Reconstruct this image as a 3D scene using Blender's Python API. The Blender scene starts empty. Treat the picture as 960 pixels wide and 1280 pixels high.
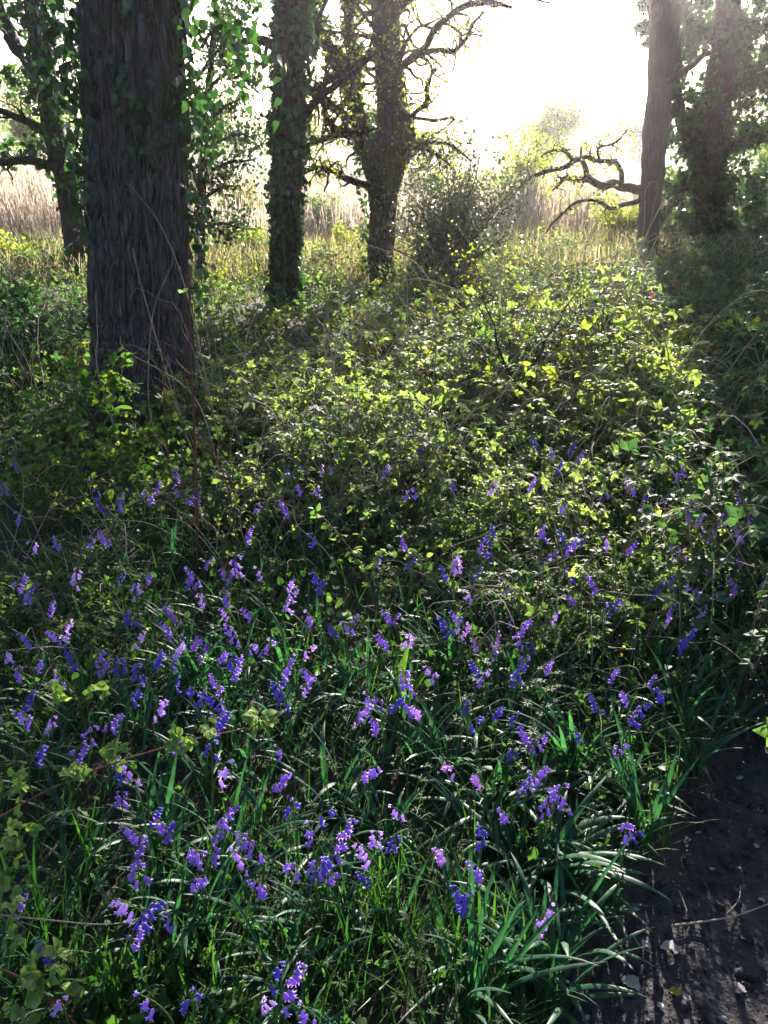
import bpy, math, random
import numpy as np
from mathutils import Vector, Matrix, Euler

# ------------------------------------------------------------------ camera, sky, sun, exposure
sc = bpy.context.scene
COL = sc.collection
PI = math.pi
PITCH = math.radians(23.5)
CAM = np.array((0.0, 0.0, 1.6))
FPX = 1034.0
cd = bpy.data.cameras.new("camera")
cam = bpy.data.objects.new("camera", cd)
COL.objects.link(cam)
cam.location = CAM
cam.rotation_euler = (PI / 2 - PITCH, 0, 0)
cd.sensor_fit = 'VERTICAL'
cd.angle = 2 * math.atan(640 / FPX)
cd.clip_start = 0.02
cd.clip_end = 6000
sc.camera = cam

SUN_EL = math.radians(17.5)
SUN_AZ = math.radians(12.0)          # to the right of straight ahead (+Y)
world = bpy.data.worlds.new("World")
sc.world = world
world.use_nodes = True
wn = world.node_tree
wn.nodes.clear()
sky = wn.nodes.new('ShaderNodeTexSky')
sky.sky_type = 'NISHITA'
sky.sun_disc = False
sky.sun_elevation = SUN_EL
sky.sun_rotation = SUN_AZ
sky.air_density = 1.0
sky.dust_density = 1.6
sky.ozone_density = 1.5
bgn = wn.nodes.new('ShaderNodeBackground')
bgn.inputs[1].default_value = 0.05
won = wn.nodes.new('ShaderNodeOutputWorld')
wn.links.new(sky.outputs[0], bgn.inputs[0])
wn.links.new(bgn.outputs[0], won.inputs[0])

sl = bpy.data.lights.new("sun", 'SUN')
sl.energy = 5.0
sl.angle = math.radians(0.6)
sl.color = (1.0, 0.92, 0.79)
sun = bpy.data.objects.new("sun", sl)
COL.objects.link(sun)
sdir = Vector((math.sin(SUN_AZ) * math.cos(SUN_EL), math.cos(SUN_AZ) * math.cos(SUN_EL), math.sin(SUN_EL)))
sun.rotation_euler = sdir.to_track_quat('Z', 'Y').to_euler()
sun.location = sdir * 60

vs = sc.view_settings
vs.view_transform = 'Standard'
vs.look = 'None'
vs.gamma = 1.0
vs.use_curve_mapping = False
vs.exposure = 2.6
cy = sc.cycles
cy.max_bounces = 6
cy.diffuse_bounces = 3
cy.glossy_bounces = 2
cy.transmission_bounces = 4
cy.transparent_max_bounces = 4
cy.volume_bounces = 0
cy.caustics_reflective = False
cy.caustics_refractive = False
cy.sample_clamp_indirect = 6.0
HAZE_DENSITY = 0.0006

# ------------------------------------------------------------------ helpers
rng = np.random.default_rng(7)
random.seed(7)


def ray(px, py):
    u = (px - 480.0) / FPX
    v = (640.0 - py) / FPX
    c, s = math.cos(PITCH), math.sin(PITCH)
    return np.array((u, c + v * s, -s + v * c))


def at(px, py, Y):                       # the point seen at a pixel of the photo, at distance Y
    r = ray(px, py)
    return CAM + r * (Y / r[1])


def on(px, py, z=0.0):                   # the point seen at a pixel, at height z
    r = ray(px, py)
    return CAM + r * ((z - CAM[2]) / r[2])


def project(p):
    d = np.asarray(p, float) - CAM
    c, s = math.cos(PITCH), math.sin(PITCH)
    zc = d[1] * c - d[2] * s
    return 480 + FPX * d[0] / zc, 640 - FPX * (d[1] * s + d[2] * c) / zc, zc


def rad(px, py, Y, wpx):                 # radius of a round thing wpx pixels wide
    return 0.5 * wpx * project(at(px, py, Y))[2] / FPX


def _hash(ix, iy, iz, seed):
    h = (ix * 374761393 + iy * 668265263 + iz * 2147483647 + seed * 144665) & 0xFFFFFFFF
    h = ((h ^ (h >> 13)) * 1274126177) & 0xFFFFFFFF
    h = h ^ (h >> 16)
    return (h & 0xFFFF) / 65535.0


def noise(x, y, z=0.0, seed=0):          # value noise 0..1
    x, y, z = np.broadcast_arrays(np.asarray(x, float), np.asarray(y, float), np.asarray(z, float))
    ix, iy, iz = np.floor(x).astype(np.int64), np.floor(y).astype(np.int64), np.floor(z).astype(np.int64)
    fx, fy, fz = x - ix, y - iy, z - iz
    fx, fy, fz = [f * f * (3 - 2 * f) for f in (fx, fy, fz)]
    r = 0
    for a in (0, 1):
        for b in (0, 1):
            for c in (0, 1):
                w = (fx if a else 1 - fx) * (fy if b else 1 - fy) * (fz if c else 1 - fz)
                r = r + w * _hash(ix + a, iy + b, iz + c, seed)
    return r


def terrain(x, y):
    x = np.asarray(x, float)
    y = np.asarray(y, float)
    far = np.clip((np.hypot(x, y) - 3) / 8, 0, 1)
    return far * 0.22 * (noise(x * .25, y * .25, seed=3) - .5) + 0.05 * (noise(x * .9, y * .9, seed=4) - .5) * (.25 + far)


PD = np.array((.652, .758))


def path_s(x, y):                        # metres right of the path's near edge
    x = np.asarray(x, float)
    y = np.asarray(y, float)
    return (x - .345) * .758 - (y - 1.11) * .652 + .09 * (noise(x * 3, y * 3, seed=9) - .5)


def nrm(a):
    return a / np.maximum(np.linalg.norm(a, axis=-1, keepdims=True), 1e-9)


class MB:
    """collects quads and triangles, builds one mesh object"""

    def __init__(self):
        self.v, self.q, self.t, self.qm, self.tm, self.n = [], [], [], [], [], 0

    def add(self, V, F, mat=0):
        V = np.asarray(V, float).reshape(-1, 3)
        F = np.asarray(F, np.int64)
        if len(V) == 0 or len(F) == 0:
            return self
        self.v.append(V)
        if F.shape[1] == 4:
            self.q.append(F + self.n)
            self.qm.append(np.full(len(F), mat))
        else:
            self.t.append(F + self.n)
            self.tm.append(np.full(len(F), mat))
        self.n += len(V)
        return self

    def mesh(self, name, mats):
        V = np.concatenate(self.v)
        Q = np.concatenate(self.q) if self.q else np.zeros((0, 4), np.int64)
        T = np.concatenate(self.t) if self.t else np.zeros((0, 3), np.int64)
        m = bpy.data.meshes.new(name)
        m.vertices.add(len(V))
        m.vertices.foreach_set('co', V.astype(np.float32).ravel())
        m.loops.add(Q.size + T.size)
        m.loops.foreach_set('vertex_index', np.concatenate((Q.ravel(), T.ravel())).astype(np.int32))
        m.polygons.add(len(Q) + len(T))
        st = np.concatenate((np.arange(len(Q)) * 4, Q.size + np.arange(len(T)) * 3)).astype(np.int32)
        m.polygons.foreach_set('loop_start', st)
        if not isinstance(mats, (list, tuple)):
            mats = [mats]
        for k in mats:
            m.materials.append(k)
        if len(mats) > 1:
            mi = np.concatenate([*self.qm, *self.tm]).astype(np.int32)
            m.polygons.foreach_set('material_index', mi)
        m.update(calc_edges=True)
        m.validate()
        return m

    def build(self, name, mats, parent=None, loc=None):
        return link(name, self.mesh(name, mats), parent, loc)


def link(name, mesh, parent=None, loc=None):
    o = bpy.data.objects.new(name, mesh)
    COL.objects.link(o)
    if parent is not None:
        o.parent = parent
    if loc is not None:
        o.location = loc
    return o


def tag(o, label=None, cat=None, group=None, kind=None):
    for k, val in (('label', label), ('category', cat), ('group', group), ('kind', kind)):
        if val:
            o[k] = val
    return o


def thing(name, label, cat, loc=(0, 0, 0), group=None):
    o = bpy.data.objects.new(name, None)
    o.empty_display_size = 0.1
    COL.objects.link(o)
    o.location = loc
    return tag(o, label, cat, group)


def dup(src, loc, rotz=0, scale=1.0):
    r = src.copy()
    COL.objects.link(r)
    r.location = loc
    r.rotation_euler = (0, 0, rotz)
    r.scale = (scale,) * 3
    for ch in src.children:
        c = ch.copy()
        COL.objects.link(c)
        c.parent = r
        for g in ch.children:
            d = g.copy()
            COL.objects.link(d)
            d.parent = c
    return r


USED = {}


def unique(options):                     # the first wording not yet taken
    for t in options:
        if t not in USED:
            USED[t] = 1
            return t
    USED[options[0]] += 1
    return options[0]


# ---- shapes
def tubes(P, R, sides=5):                # N tubes of K points each
    P = np.asarray(P, float)
    R = np.asarray(R, float)
    if P.ndim == 2:
        P, R = P[None], R[None]
    N, K, _ = P.shape
    T = nrm(np.gradient(P, axis=1))
    ref = np.where(np.abs(nrm(P[:, -1] - P[:, 0])[:, 2:3]) > .75, np.array([[1., .2, 0]]), np.array([[.1, .2, 1.]]))
    S = np.zeros_like(P)
    s = nrm(np.cross(T[:, 0], ref))
    for k in range(K):
        s = nrm(s - T[:, k] * np.sum(s * T[:, k], axis=1, keepdims=True))
        S[:, k] = s
    B = np.cross(T, S)
    a = np.arange(sides) * 2 * PI / sides
    V = P[:, :, None] + R[:, :, None, None] * (np.cos(a)[None, None, :, None] * S[:, :, None] + np.sin(a)[None, None, :, None] * B[:, :, None])
    k, j = np.meshgrid(np.arange(K - 1), np.arange(sides), indexing='ij')
    j2 = (j + 1) % sides
    f = np.stack((k * sides + j, k * sides + j2, (k + 1) * sides + j2, (k + 1) * sides + j), -1).reshape(-1, 4)
    F = (f[None] + (np.arange(N) * K * sides)[:, None, None]).reshape(-1, 4)
    return V.reshape(-1, 3), F


def smooth_line(pts, n):                 # Catmull-Rom through rows of any width
    p = np.asarray(pts, float)
    p = np.vstack((2 * p[0] - p[1], p, 2 * p[-1] - p[-2]))
    m = len(p) - 3
    t = np.linspace(0, m - 1e-6, n)
    i = t.astype(int)
    f = (t - i)[:, None]
    a, b, c, d = p[i], p[i + 1], p[i + 2], p[i + 3]
    return .5 * (2 * b + (c - a) * f + (2 * a - 5 * b + 4 * c - d) * f ** 2 + (3 * b - a - 3 * c + d) * f ** 3)


def leaf_shape(rows, widths, fold=.15, droop=.2, curl=0.0):
    V, F = [], []
    for t, w in zip(rows, widths):
        z = -droop * t * t
        V += [(t, -w, z + fold * w), (t, 0, z), (t, w, z + fold * w)]
    for r in range(len(rows) - 1):
        b = r * 3
        F += [(b, b + 1, b + 4, b + 3), (b + 1, b + 2, b + 5, b + 4)]
    return np.array(V, float), np.array(F)


OVATE = leaf_shape((0, .12, .35, .62, .85, 1), (.03, .26, .40, .36, .2, .02), .25, .22)
OVATE_LOW = leaf_shape((0, .4, 1), (.03, .36, .03), .3, .2)
ROUND = leaf_shape((0, .1, .32, .58, .82, .95, 1), (.05, .3, .46, .48, .34, .16, .02), .2, .15)
IVY = leaf_shape((-.12, .08, .28, .46, .68, 1), (.22, .5, .34, .38, .2, .02), .12, .25)
NARROW = leaf_shape((0, .5, 1), (.02, .11, .01), .3, .3)


def serrate(tpl, n=11):                  # a bramble leaflet with a toothed edge and pleats
    rows = np.linspace(0, 1, n)
    prof = np.interp(rows, (0, .12, .38, .65, .88, 1), (.05, .28, .42, .36, .18, .01))
    w = prof * (1 + .16 * (np.arange(n) % 2))
    V, F = leaf_shape(rows, w, .22, .25)
    V[1::3, 2] -= .02 * (np.arange(n) % 2)
    return V, F


TOOTHED = serrate(None)


def compose(tpl, places):                # leaflets joined into one compound leaf
    Vs, Fs, n = [], [], 0
    for (x, y, ang, s) in places:
        c, sn = math.cos(ang), math.sin(ang)
        V = tpl[0] * s
        V = np.stack((x + c * V[:, 0] - sn * V[:, 1], y + sn * V[:, 0] + c * V[:, 1], V[:, 2]), -1)
        Vs.append(V)
        Fs.append(tpl[1] + n)
        n += len(V)
    return np.concatenate(Vs), np.concatenate(Fs)


TRI = [(.25, 0, 0, 1), (.2, .02, 1.2, .85), (.2, -.02, -1.2, .85)]
TRIFOL = compose(TOOTHED, TRI)
TRIFOL_LOW = compose(OVATE_LOW, TRI)
TRIFOL_MID = compose(OVATE, TRI)


def scatter(tpl, pos, axis, normal, size, wide=1.0):
    pos = np.asarray(pos, float)
    N = len(pos)
    a = nrm(np.asarray(axis, float))
    n = np.asarray(normal, float)
    n = nrm(n - a * np.sum(a * n, axis=1, keepdims=True))
    b = np.cross(n, a)
    T, F = tpl
    size = np.broadcast_to(np.asarray(size, float), (N,))
    V = pos[:, None] + size[:, None, None] * (T[None, :, 0:1] * a[:, None] + wide * T[None, :, 1:2] * b[:, None] + T[None, :, 2:3] * n[:, None])
    FF = (F[None] + (np.arange(N) * len(T))[:, None, None]).reshape(-1, F.shape[1])
    return V.reshape(-1, 3), FF


def rdir(N, up=0.0, spread=1.0):
    d = rng.normal(size=(N, 3)) * spread
    d[:, 2] += up
    return nrm(d)


def blades(base, az, L, W, tilt, curl, K=6, fold=.25, tw=0.0, power=1.3):
    base = np.asarray(base, float)
    N = len(base)
    az, L, W, tilt, curl, tw = [np.broadcast_to(np.asarray(q, float), (N,)) for q in (az, L, W, tilt, curl, tw)]
    t = np.linspace(0, 1, K + 1)
    th = tilt[:, None] + curl[:, None] * t[None] ** power
    A = az[:, None] + tw[:, None] * t[None]
    h = np.stack((np.cos(A), np.sin(A), np.zeros_like(A)), -1)
    d = np.sin(th)[..., None] * h
    d[..., 2] = np.cos(th)
    P = np.concatenate((np.zeros((N, 1, 3)), np.cumsum(d[:, :-1] * (L / K)[:, None, None], axis=1)), axis=1) + base[:, None]
    side = np.stack((-np.sin(A), np.cos(A), np.zeros_like(A)), -1)
    up = np.cross(d, side)
    prof = np.interp(t, (0, .15, .6, .85, 1), (.7, .95, 1, .6, .04))
    w = .5 * W[:, None] * prof[None]
    V = np.stack((P - side * w[..., None], P + up * (fold * w)[..., None], P + side * w[..., None]), 2)
    b = (np.arange(K) * 3)[:, None]
    f = np.concatenate((b + np.array((0, 1, 4, 3)), b + np.array((1, 2, 5, 4))), 0)
    F = (f[None] + (np.arange(N) * (K + 1) * 3)[:, None, None]).reshape(-1, 4)
    return V.reshape(-1, 3), F


# ------------------------------------------------------------------ materials
def newmat(name):
    m = bpy.data.materials.new(name)
    m.use_nodes = True
    nt = m.node_tree
    nt.nodes.clear()
    return m, nt, nt.nodes, nt.links


def ramp(nodes, cols):
    r = nodes.new('ShaderNodeValToRGB')
    el = r.color_ramp.elements
    while len(el) < len(cols):
        el.new(.5)
    for i, (p, c) in enumerate(cols):
        el[i].position = p
        el[i].color = (*c, 1)
    return r


def leafmat(name, c1, c2, c3=None, trans=.45, tcol=(1.75, 2.1, .95), rough=.6, spec=.10, noise_scale=40):
    """thin leaf: gloss over diffuse, light passing through tinted by the leaf; each leaf its own shade"""
    m, nt, N, L = newmat(name)
    geo = N.new('ShaderNodeNewGeometry')
    cols = [(0, c1), (.75, c2)] + ([(1, c3)] if c3 else [])
    r = ramp(N, cols)
    L.new(geo.outputs['Random Per Island'], r.inputs[0])
    tc = N.new('ShaderNodeTexCoord')
    nz = N.new('ShaderNodeTexNoise')
    nz.inputs['Scale'].default_value = noise_scale
    nz.inputs['Detail'].default_value = 3
    L.new(tc.outputs['Object'], nz.inputs['Vector'])
    mr = N.new('ShaderNodeMapRange')
    mr.inputs['From Min'].default_value = .3
    mr.inputs['From Max'].default_value = .7
    mr.inputs['To Min'].default_value = .7
    mr.inputs['To Max'].default_value = 1.25
    L.new(nz.outputs['Fac'], mr.inputs['Value'])
    mul = N.new('ShaderNodeMix')
    mul.data_type = 'RGBA'
    mul.blend_type = 'MULTIPLY'
    mul.inputs[0].default_value = 1
    L.new(r.outputs[0], mul.inputs[6])
    L.new(mr.outputs[0], mul.inputs[7])
    p = N.new('ShaderNodeBsdfPrincipled')
    p.inputs['Roughness'].default_value = rough
    p.inputs['Specular IOR Level'].default_value = spec
    L.new(mul.outputs[2], p.inputs['Base Color'])
    tm = N.new('ShaderNodeMix')
    tm.data_type = 'RGBA'
    tm.blend_type = 'MULTIPLY'
    tm.clamp_result = False
    tm.inputs[0].default_value = 1
    tm.inputs[7].default_value = (*tcol, 1)
    L.new(mul.outputs[2], tm.inputs[6])
    tr = N.new('ShaderNodeBsdfTranslucent')
    L.new(tm.outputs[2], tr.inputs[0])
    mx = N.new('ShaderNodeMixShader')
    mx.inputs[0].default_value = trans
    L.new(p.outputs[0], mx.inputs[1])
    L.new(tr.outputs[0], mx.inputs[2])
    out = N.new('ShaderNodeOutputMaterial')
    L.new(mx.outputs[0], out.inputs[0])
    return m


def barkmat(name, c1, c2, scale=(9, 9, 1.4), bump=.9, dist=.03, moss=None):
    m, nt, N, L = newmat(name)
    tc = N.new('ShaderNodeTexCoord')
    mp = N.new('ShaderNodeMapping')
    mp.inputs['Scale'].default_value = scale
    L.new(tc.outputs['Object'], mp.inputs[0])
    nz = N.new('ShaderNodeTexNoise')
    nz.inputs['Scale'].default_value = 2.2
    nz.inputs['Detail'].default_value = 8
    nz.inputs['Roughness'].default_value = .65
    nz.inputs['Distortion'].default_value = .6
    L.new(mp.outputs[0], nz.inputs['Vector'])
    vo = N.new('ShaderNodeTexVoronoi')
    vo.feature = 'DISTANCE_TO_EDGE'
    vo.inputs['Scale'].default_value = 2.6
    mixv = N.new('ShaderNodeMix')
    mixv.data_type = 'VECTOR'
    mixv.inputs[0].default_value = .12
    L.new(mp.outputs[0], mixv.inputs[4])
    L.new(nz.outputs['Color'], mixv.inputs[5])
    L.new(mixv.outputs[1], vo.inputs['Vector'])
    r = ramp(N, [(0.25, c1), (.7, c2)])
    L.new(nz.outputs['Fac'], r.inputs[0])
    src = r.outputs[0]
    if moss:
        n2 = N.new('ShaderNodeTexNoise')
        n2.inputs['Scale'].default_value = 3
        n2.inputs['Detail'].default_value = 6
        L.new(tc.outputs['Object'], n2.inputs['Vector'])
        r2 = ramp(N, [(.52, (0, 0, 0)), (.66, (1, 1, 1))])
        L.new(n2.outputs['Fac'], r2.inputs[0])
        mm = N.new('ShaderNodeMix')
        mm.data_type = 'RGBA'
        L.new(r2.outputs[0], mm.inputs[0])
        L.new(src, mm.inputs[6])
        mm.inputs[7].default_value = (*moss, 1)
        src = mm.outputs[2]
    mth = N.new('ShaderNodeMath')
    mth.operation = 'MULTIPLY_ADD'
    mr = N.new('ShaderNodeMapRange')
    mr.inputs['From Max'].default_value = .16
    L.new(vo.outputs['Distance'], mr.inputs['Value'])
    L.new(mr.outputs[0], mth.inputs[0])
    mth.inputs[1].default_value = .7
    L.new(nz.outputs['Fac'], mth.inputs[2])
    bp = N.new('ShaderNodeBump')
    bp.inputs['Strength'].default_value = bump
    bp.inputs['Distance'].default_value = dist
    L.new(mth.outputs[0], bp.inputs['Height'])
    p = N.new('ShaderNodeBsdfPrincipled')
    p.inputs['Roughness'].default_value = .85
    p.inputs['Specular IOR Level'].default_value = .25
    L.new(src, p.inputs['Base Color'])
    L.new(bp.outputs[0], p.inputs['Normal'])
    out = N.new('ShaderNodeOutputMaterial')
    L.new(p.outputs[0], out.inputs[0])
    return m


def groundmat(name, cols, scale=6, bump=.6, dist=.02, fine=60, rough=.9):
    m, nt, N, L = newmat(name)
    tc = N.new('ShaderNodeTexCoord')
    nz = N.new('ShaderNodeTexNoise')
    nz.inputs['Scale'].default_value = scale
    nz.inputs['Detail'].default_value = 10
    nz.inputs['Roughness'].default_value = .7
    L.new(tc.outputs['Object'], nz.inputs['Vector'])
    r = ramp(N, cols)
    L.new(nz.outputs['Fac'], r.inputs[0])
    n2 = N.new('ShaderNodeTexNoise')
    n2.inputs['Scale'].default_value = fine
    n2.inputs['Detail'].default_value = 6
    L.new(tc.outputs['Object'], n2.inputs['Vector'])
    bp = N.new('ShaderNodeBump')
    bp.inputs['Strength'].default_value = bump
    bp.inputs['Distance'].default_value = dist
    L.new(n2.outputs['Fac'], bp.inputs['Height'])
    p = N.new('ShaderNodeBsdfPrincipled')
    p.inputs['Roughness'].default_value = rough
    p.inputs['Specular IOR Level'].default_value = .3
    L.new(r.outputs[0], p.inputs['Base Color'])
    L.new(bp.outputs[0], p.inputs['Normal'])
    out = N.new('ShaderNodeOutputMaterial')
    L.new(p.outputs[0], out.inputs[0])
    return m


M = {}
def fieldground(m):
    nt = m.node_tree
    N, L = nt.nodes, nt.links
    p = [q for q in N if q.type == 'BSDF_PRINCIPLED'][0]
    src = p.inputs['Base Color'].links[0].from_socket
    tc = N.new('ShaderNodeTexCoord')
    sx = N.new('ShaderNodeSeparateXYZ')
    L.new(tc.outputs['Object'], sx.inputs[0])
    mr = N.new('ShaderNodeMapRange')
    mr.inputs['From Min'].default_value = 10.5
    mr.inputs['From Max'].default_value = 14
    L.new(sx.outputs['Y'], mr.inputs['Value'])
    mx = N.new('ShaderNodeMix')
    mx.data_type = 'RGBA'
    L.new(mr.outputs[0], mx.inputs[0])
    L.new(src, mx.inputs[6])
    mx.inputs[7].default_value = (.20, .17, .11, 1)
    L.new(mx.outputs[2], p.inputs['Base Color'])


M['soil'] = groundmat("woodland_soil", [(.3, (.012, .010, .008)), (.55, (.030, .024, .018)), (.75, (.055, .043, .030))], 5)
fieldground(M['soil'])
M['path'] = groundmat("trodden_soil", [(.3, (.009, .008, .011)), (.5, (.019, .017, .021)), (.72, (.044, .039, .047))], 18, 1.0, .012, 70)
M['oak_bark'] = barkmat("oak_bark", (.014, .012, .012), (.21, .185, .185), (12, 12, 2.6), 1.0, .07)
M['bark'] = barkmat("dark_bark", (.014, .011, .011), (.06, .047, .042), (14, 14, 3), 1.0, .03, (.05, .06, .025))
M['brown_bark'] = barkmat("brown_bark", (.022, .015, .015), (.075, .052, .05), (12, 12, 2), .8, .03)
M['twig'] = barkmat("twig_bark", (.05, .035, .025), (.13, .09, .065), (40, 40, 20), .3, .004)
M['red_stem'] = barkmat("red_stem", (.07, .025, .018), (.16, .06, .04), (60, 60, 20), .3, .003)
M['pale_cane'] = barkmat("pale_cane", (.16, .12, .09), (.32, .26, .20), (60, 60, 20), .3, .003)
M['green_stem'] = leafmat("green_stem", (.05, .09, .02), (.08, .14, .035), trans=.15)
M['grass'] = leafmat("grass_blade", (.014, .048, .018), (.032, .085, .024), (.07, .13, .028), trans=.4, tcol=(1.5, 1.9, .45), rough=.5, spec=.2)
M['strap'] = leafmat("strap_leaf", (.017, .060, .040), (.036, .094, .056), trans=.4, tcol=(1.3, 1.9, .75), rough=.46, spec=.16)
M['low_leaf'] = leafmat("low_leaf", (.018, .046, .014), (.040, .085, .022), trans=.4, rough=.55)
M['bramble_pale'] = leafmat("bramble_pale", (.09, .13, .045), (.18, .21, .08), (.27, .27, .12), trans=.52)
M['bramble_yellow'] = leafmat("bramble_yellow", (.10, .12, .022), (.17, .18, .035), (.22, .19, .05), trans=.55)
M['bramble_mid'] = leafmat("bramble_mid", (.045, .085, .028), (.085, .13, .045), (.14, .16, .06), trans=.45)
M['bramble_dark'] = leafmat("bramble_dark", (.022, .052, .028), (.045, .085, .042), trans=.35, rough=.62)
M['bramble_grey'] = leafmat("bramble_grey", (.06, .085, .055), (.13, .155, .10), (.22, .21, .15), trans=.4)
M['bramble_olive'] = leafmat("bramble_olive", (.06, .07, .02), (.10, .105, .03), (.15, .09, .03), trans=.45)
M['young_leaf'] = leafmat("young_leaf", (.11, .19, .05), (.17, .26, .085), (.23, .29, .12), trans=.5, tcol=(1.6, 1.7, .7))
M['round_leaf'] = leafmat("round_leaf", (.08, .14, .04), (.12, .19, .06), (.17, .21, .08), trans=.5, tcol=(1.4, 1.6, .8))
M['sapling_leaf'] = leafmat("sapling_leaf", (.040, .095, .022), (.08, .15, .036), (.22, .20, .05), trans=.5, tcol=(1.4, 1.6, .7))
M['ivy'] = leafmat("ivy_leaf", (.016, .042, .018), (.030, .068, .026), (.05, .09, .025), trans=.3, tcol=(1.5, 2.1, .7), rough=.3, spec=.5)
M['holly'] = leafmat("holly_leaf", (.022, .04, .026), (.045, .068, .04), (.07, .09, .05), trans=.22, rough=.3, spec=.6)
M['spring'] = leafmat("spring_leaf", (.12, .14, .03), (.20, .21, .05), (.26, .23, .08), trans=.55)
M['tree_leaf'] = leafmat("tree_leaf", (.06, .09, .02), (.11, .14, .035), trans=.5)
M['red_leaf'] = leafmat("red_leaf", (.35, .05, .02), (.48, .10, .03), trans=.5, tcol=(1.5, 1, 1))
M['yellow_leaf'] = leafmat("yellow_leaf", (.35, .28, .03), (.42, .34, .05), trans=.5, tcol=(1.3, 1.2, 1))
M['dead_leaf'] = leafmat("dead_leaf", (.15, .125, .125), (.28, .25, .25), (.10, .07, .05), trans=.1, rough=.7, spec=.2)
M['reed'] = leafmat("dry_reed", (.28, .24, .24), (.40, .36, .34), (.47, .44, .38), trans=.45, tcol=(1.3, 1.2, 1), rough=.7, spec=.2)
M['field_grass'] = leafmat("field_grass", (.22, .20, .11), (.32, .28, .17), (.42, .37, .27), trans=.4, tcol=(1.3, 1.25, .9), rough=.6, spec=.2)
M['litter'] = leafmat("leaf_crumbs", (.035, .028, .022), (.10, .08, .065), (.26, .22, .20), trans=.1, rough=.8, spec=.1)
HUES = {'deep violet': ((.075, .055, .34), (.11, .085, .45)), 'violet': ((.20, .125, .50), (.28, .18, .60)),
        'pale violet': ((.36, .26, .66), (.48, .37, .76)), 'pinkish mauve': ((.34, .20, .56), (.46, .30, .68))}
for k, (a, b) in HUES.items():
    M[k] = leafmat("petal_" + k.replace(' ', '_'), a, b, trans=.45, tcol=(1.7, 1.4, 1.4), rough=.5, spec=.3, noise_scale=120)
BRAMBLE_TONES = [('pale green', 'bramble_pale'), ('yellow-green', 'bramble_yellow'), ('mid green', 'bramble_mid'),
                 ('dark green', 'bramble_dark'), ('grey-green', 'bramble_grey'), ('olive green', 'bramble_olive')]

# ------------------------------------------------------------------ ground, path, haze
gx = np.unique(np.concatenate((np.linspace(-3, 3, 121), np.linspace(-14, 14, 113), np.sign(np.linspace(-1, 1, 61)) * np.abs(np.linspace(-1, 1, 61)) ** 3 * 1500)))
gy = np.unique(np.concatenate((np.linspace(-1, 6, 141), np.linspace(-4, 30, 120), np.sign(np.linspace(-1, 1, 61)) * np.abs(np.linspace(-1, 1, 61)) ** 3 * 1500)))
X, Y = np.meshgrid(gx, gy)
Z = terrain(X, Y)
s_ = path_s(X, Y)
Z -= .03 * np.clip((s_ + .05) / .15, 0, 1) * (s_ < 1.05) * (np.hypot(X, Y) < 30)
ny, nx = X.shape
i, j = np.meshgrid(np.arange(ny - 1), np.arange(nx - 1), indexing='ij')
gf = np.stack((i * nx + j, i * nx + j + 1, (i + 1) * nx + j + 1, (i + 1) * nx + j), -1).reshape(-1, 4)
g = MB().add(np.stack((X, Y, Z), -1), gf).build('ground', M['soil'])
tag(g, kind='structure')

a_ = np.linspace(-1.2, 3.0, 420)           # along the path
c_ = np.linspace(-.06, 1.0, 150)           # across it
A, Cc = np.meshgrid(a_, c_)
px_, py_ = .345 + PD[0] * A + .758 * Cc, 1.11 + PD[1] * A - .652 * Cc
edge = np.clip(np.minimum(Cc + .06, 1.0 - Cc) / .08, 0, 1)


def clods(x, y):
    wx, wy = x + .12 * noise(x * 6, y * 6, seed=24), y + .12 * noise(x * 6, y * 6, seed=25)
    return .024 * (noise(wx * 5 + wy * 2, wy * 5 - wx * 2, seed=21) - .5) + .015 * (noise(wx * 13 - wy * 8, wy * 13 + wx * 8, seed=22) - .5) + .006 * (noise(wx * 26 + wy * 19, wy * 26 - wx * 19, seed=23) - .5)


lump = clods(px_, py_)


def path_z(x, y):
    return float(terrain(x, y)) - .008 + float(clods(x, y))


pz = terrain(px_, py_) - .008 + lump * edge - (1 - edge) * .035
ny, nx = A.shape
i, j = np.meshgrid(np.arange(ny - 1), np.arange(nx - 1), indexing='ij')
pf = np.stack((i * nx + j, (i + 1) * nx + j, (i + 1) * nx + j + 1, i * nx + j + 1), -1).reshape(-1, 4)
p_ = MB().add(np.stack((px_, py_, pz), -1), pf).build('path', M['path'])
tag(p_, kind='structure')

hm, nt, N_, L_ = newmat("haze_air")
pv = N_.new('ShaderNodeVolumePrincipled')
pv.inputs['Color'].default_value = (.95, .89, 1.0, 1)
pv.inputs['Density'].default_value = HAZE_DENSITY
pv.inputs['Anisotropy'].default_value = .87
ho = N_.new('ShaderNodeOutputMaterial')
L_.new(pv.outputs[0], ho.inputs['Volume'])
hx = 1560
hv = np.array([(x, y, z) for z in (-1.4, 11) for y in (-hx, hx) for x in (-hx, hx)], float)
hz = MB().add(hv, np.array([(0, 2, 3, 1), (4, 5, 7, 6), (0, 1, 5, 4), (2, 6, 7, 3), (0, 4, 6, 2), (1, 3, 7, 5)])).build('haze', hm)
tag(hz, 'pale sunlit haze hanging over the wood and the field', 'haze', kind='stuff')

# ------------------------------------------------------------------ trees
def limb(mb, pts, sides=8, n=None, gnarl=.8):      # pts rows: x y z r
    p = np.asarray(pts, float)
    n = n or max(6, len(p) * 5)
    s = smooth_line(p, n)
    # gnarls
    s[:, :3] += (np.stack([noise(s[:, 0] * 6 + k * 9, s[:, 1] * 6, s[:, 2] * 6, seed=31 + k) for k in range(3)], -1) - .5) * s[:, 3:4] * gnarl
    V, F = tubes(s[:, :3], np.maximum(s[:, 3], .0015), sides)
    mb.add(V, F)
    return s


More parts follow.
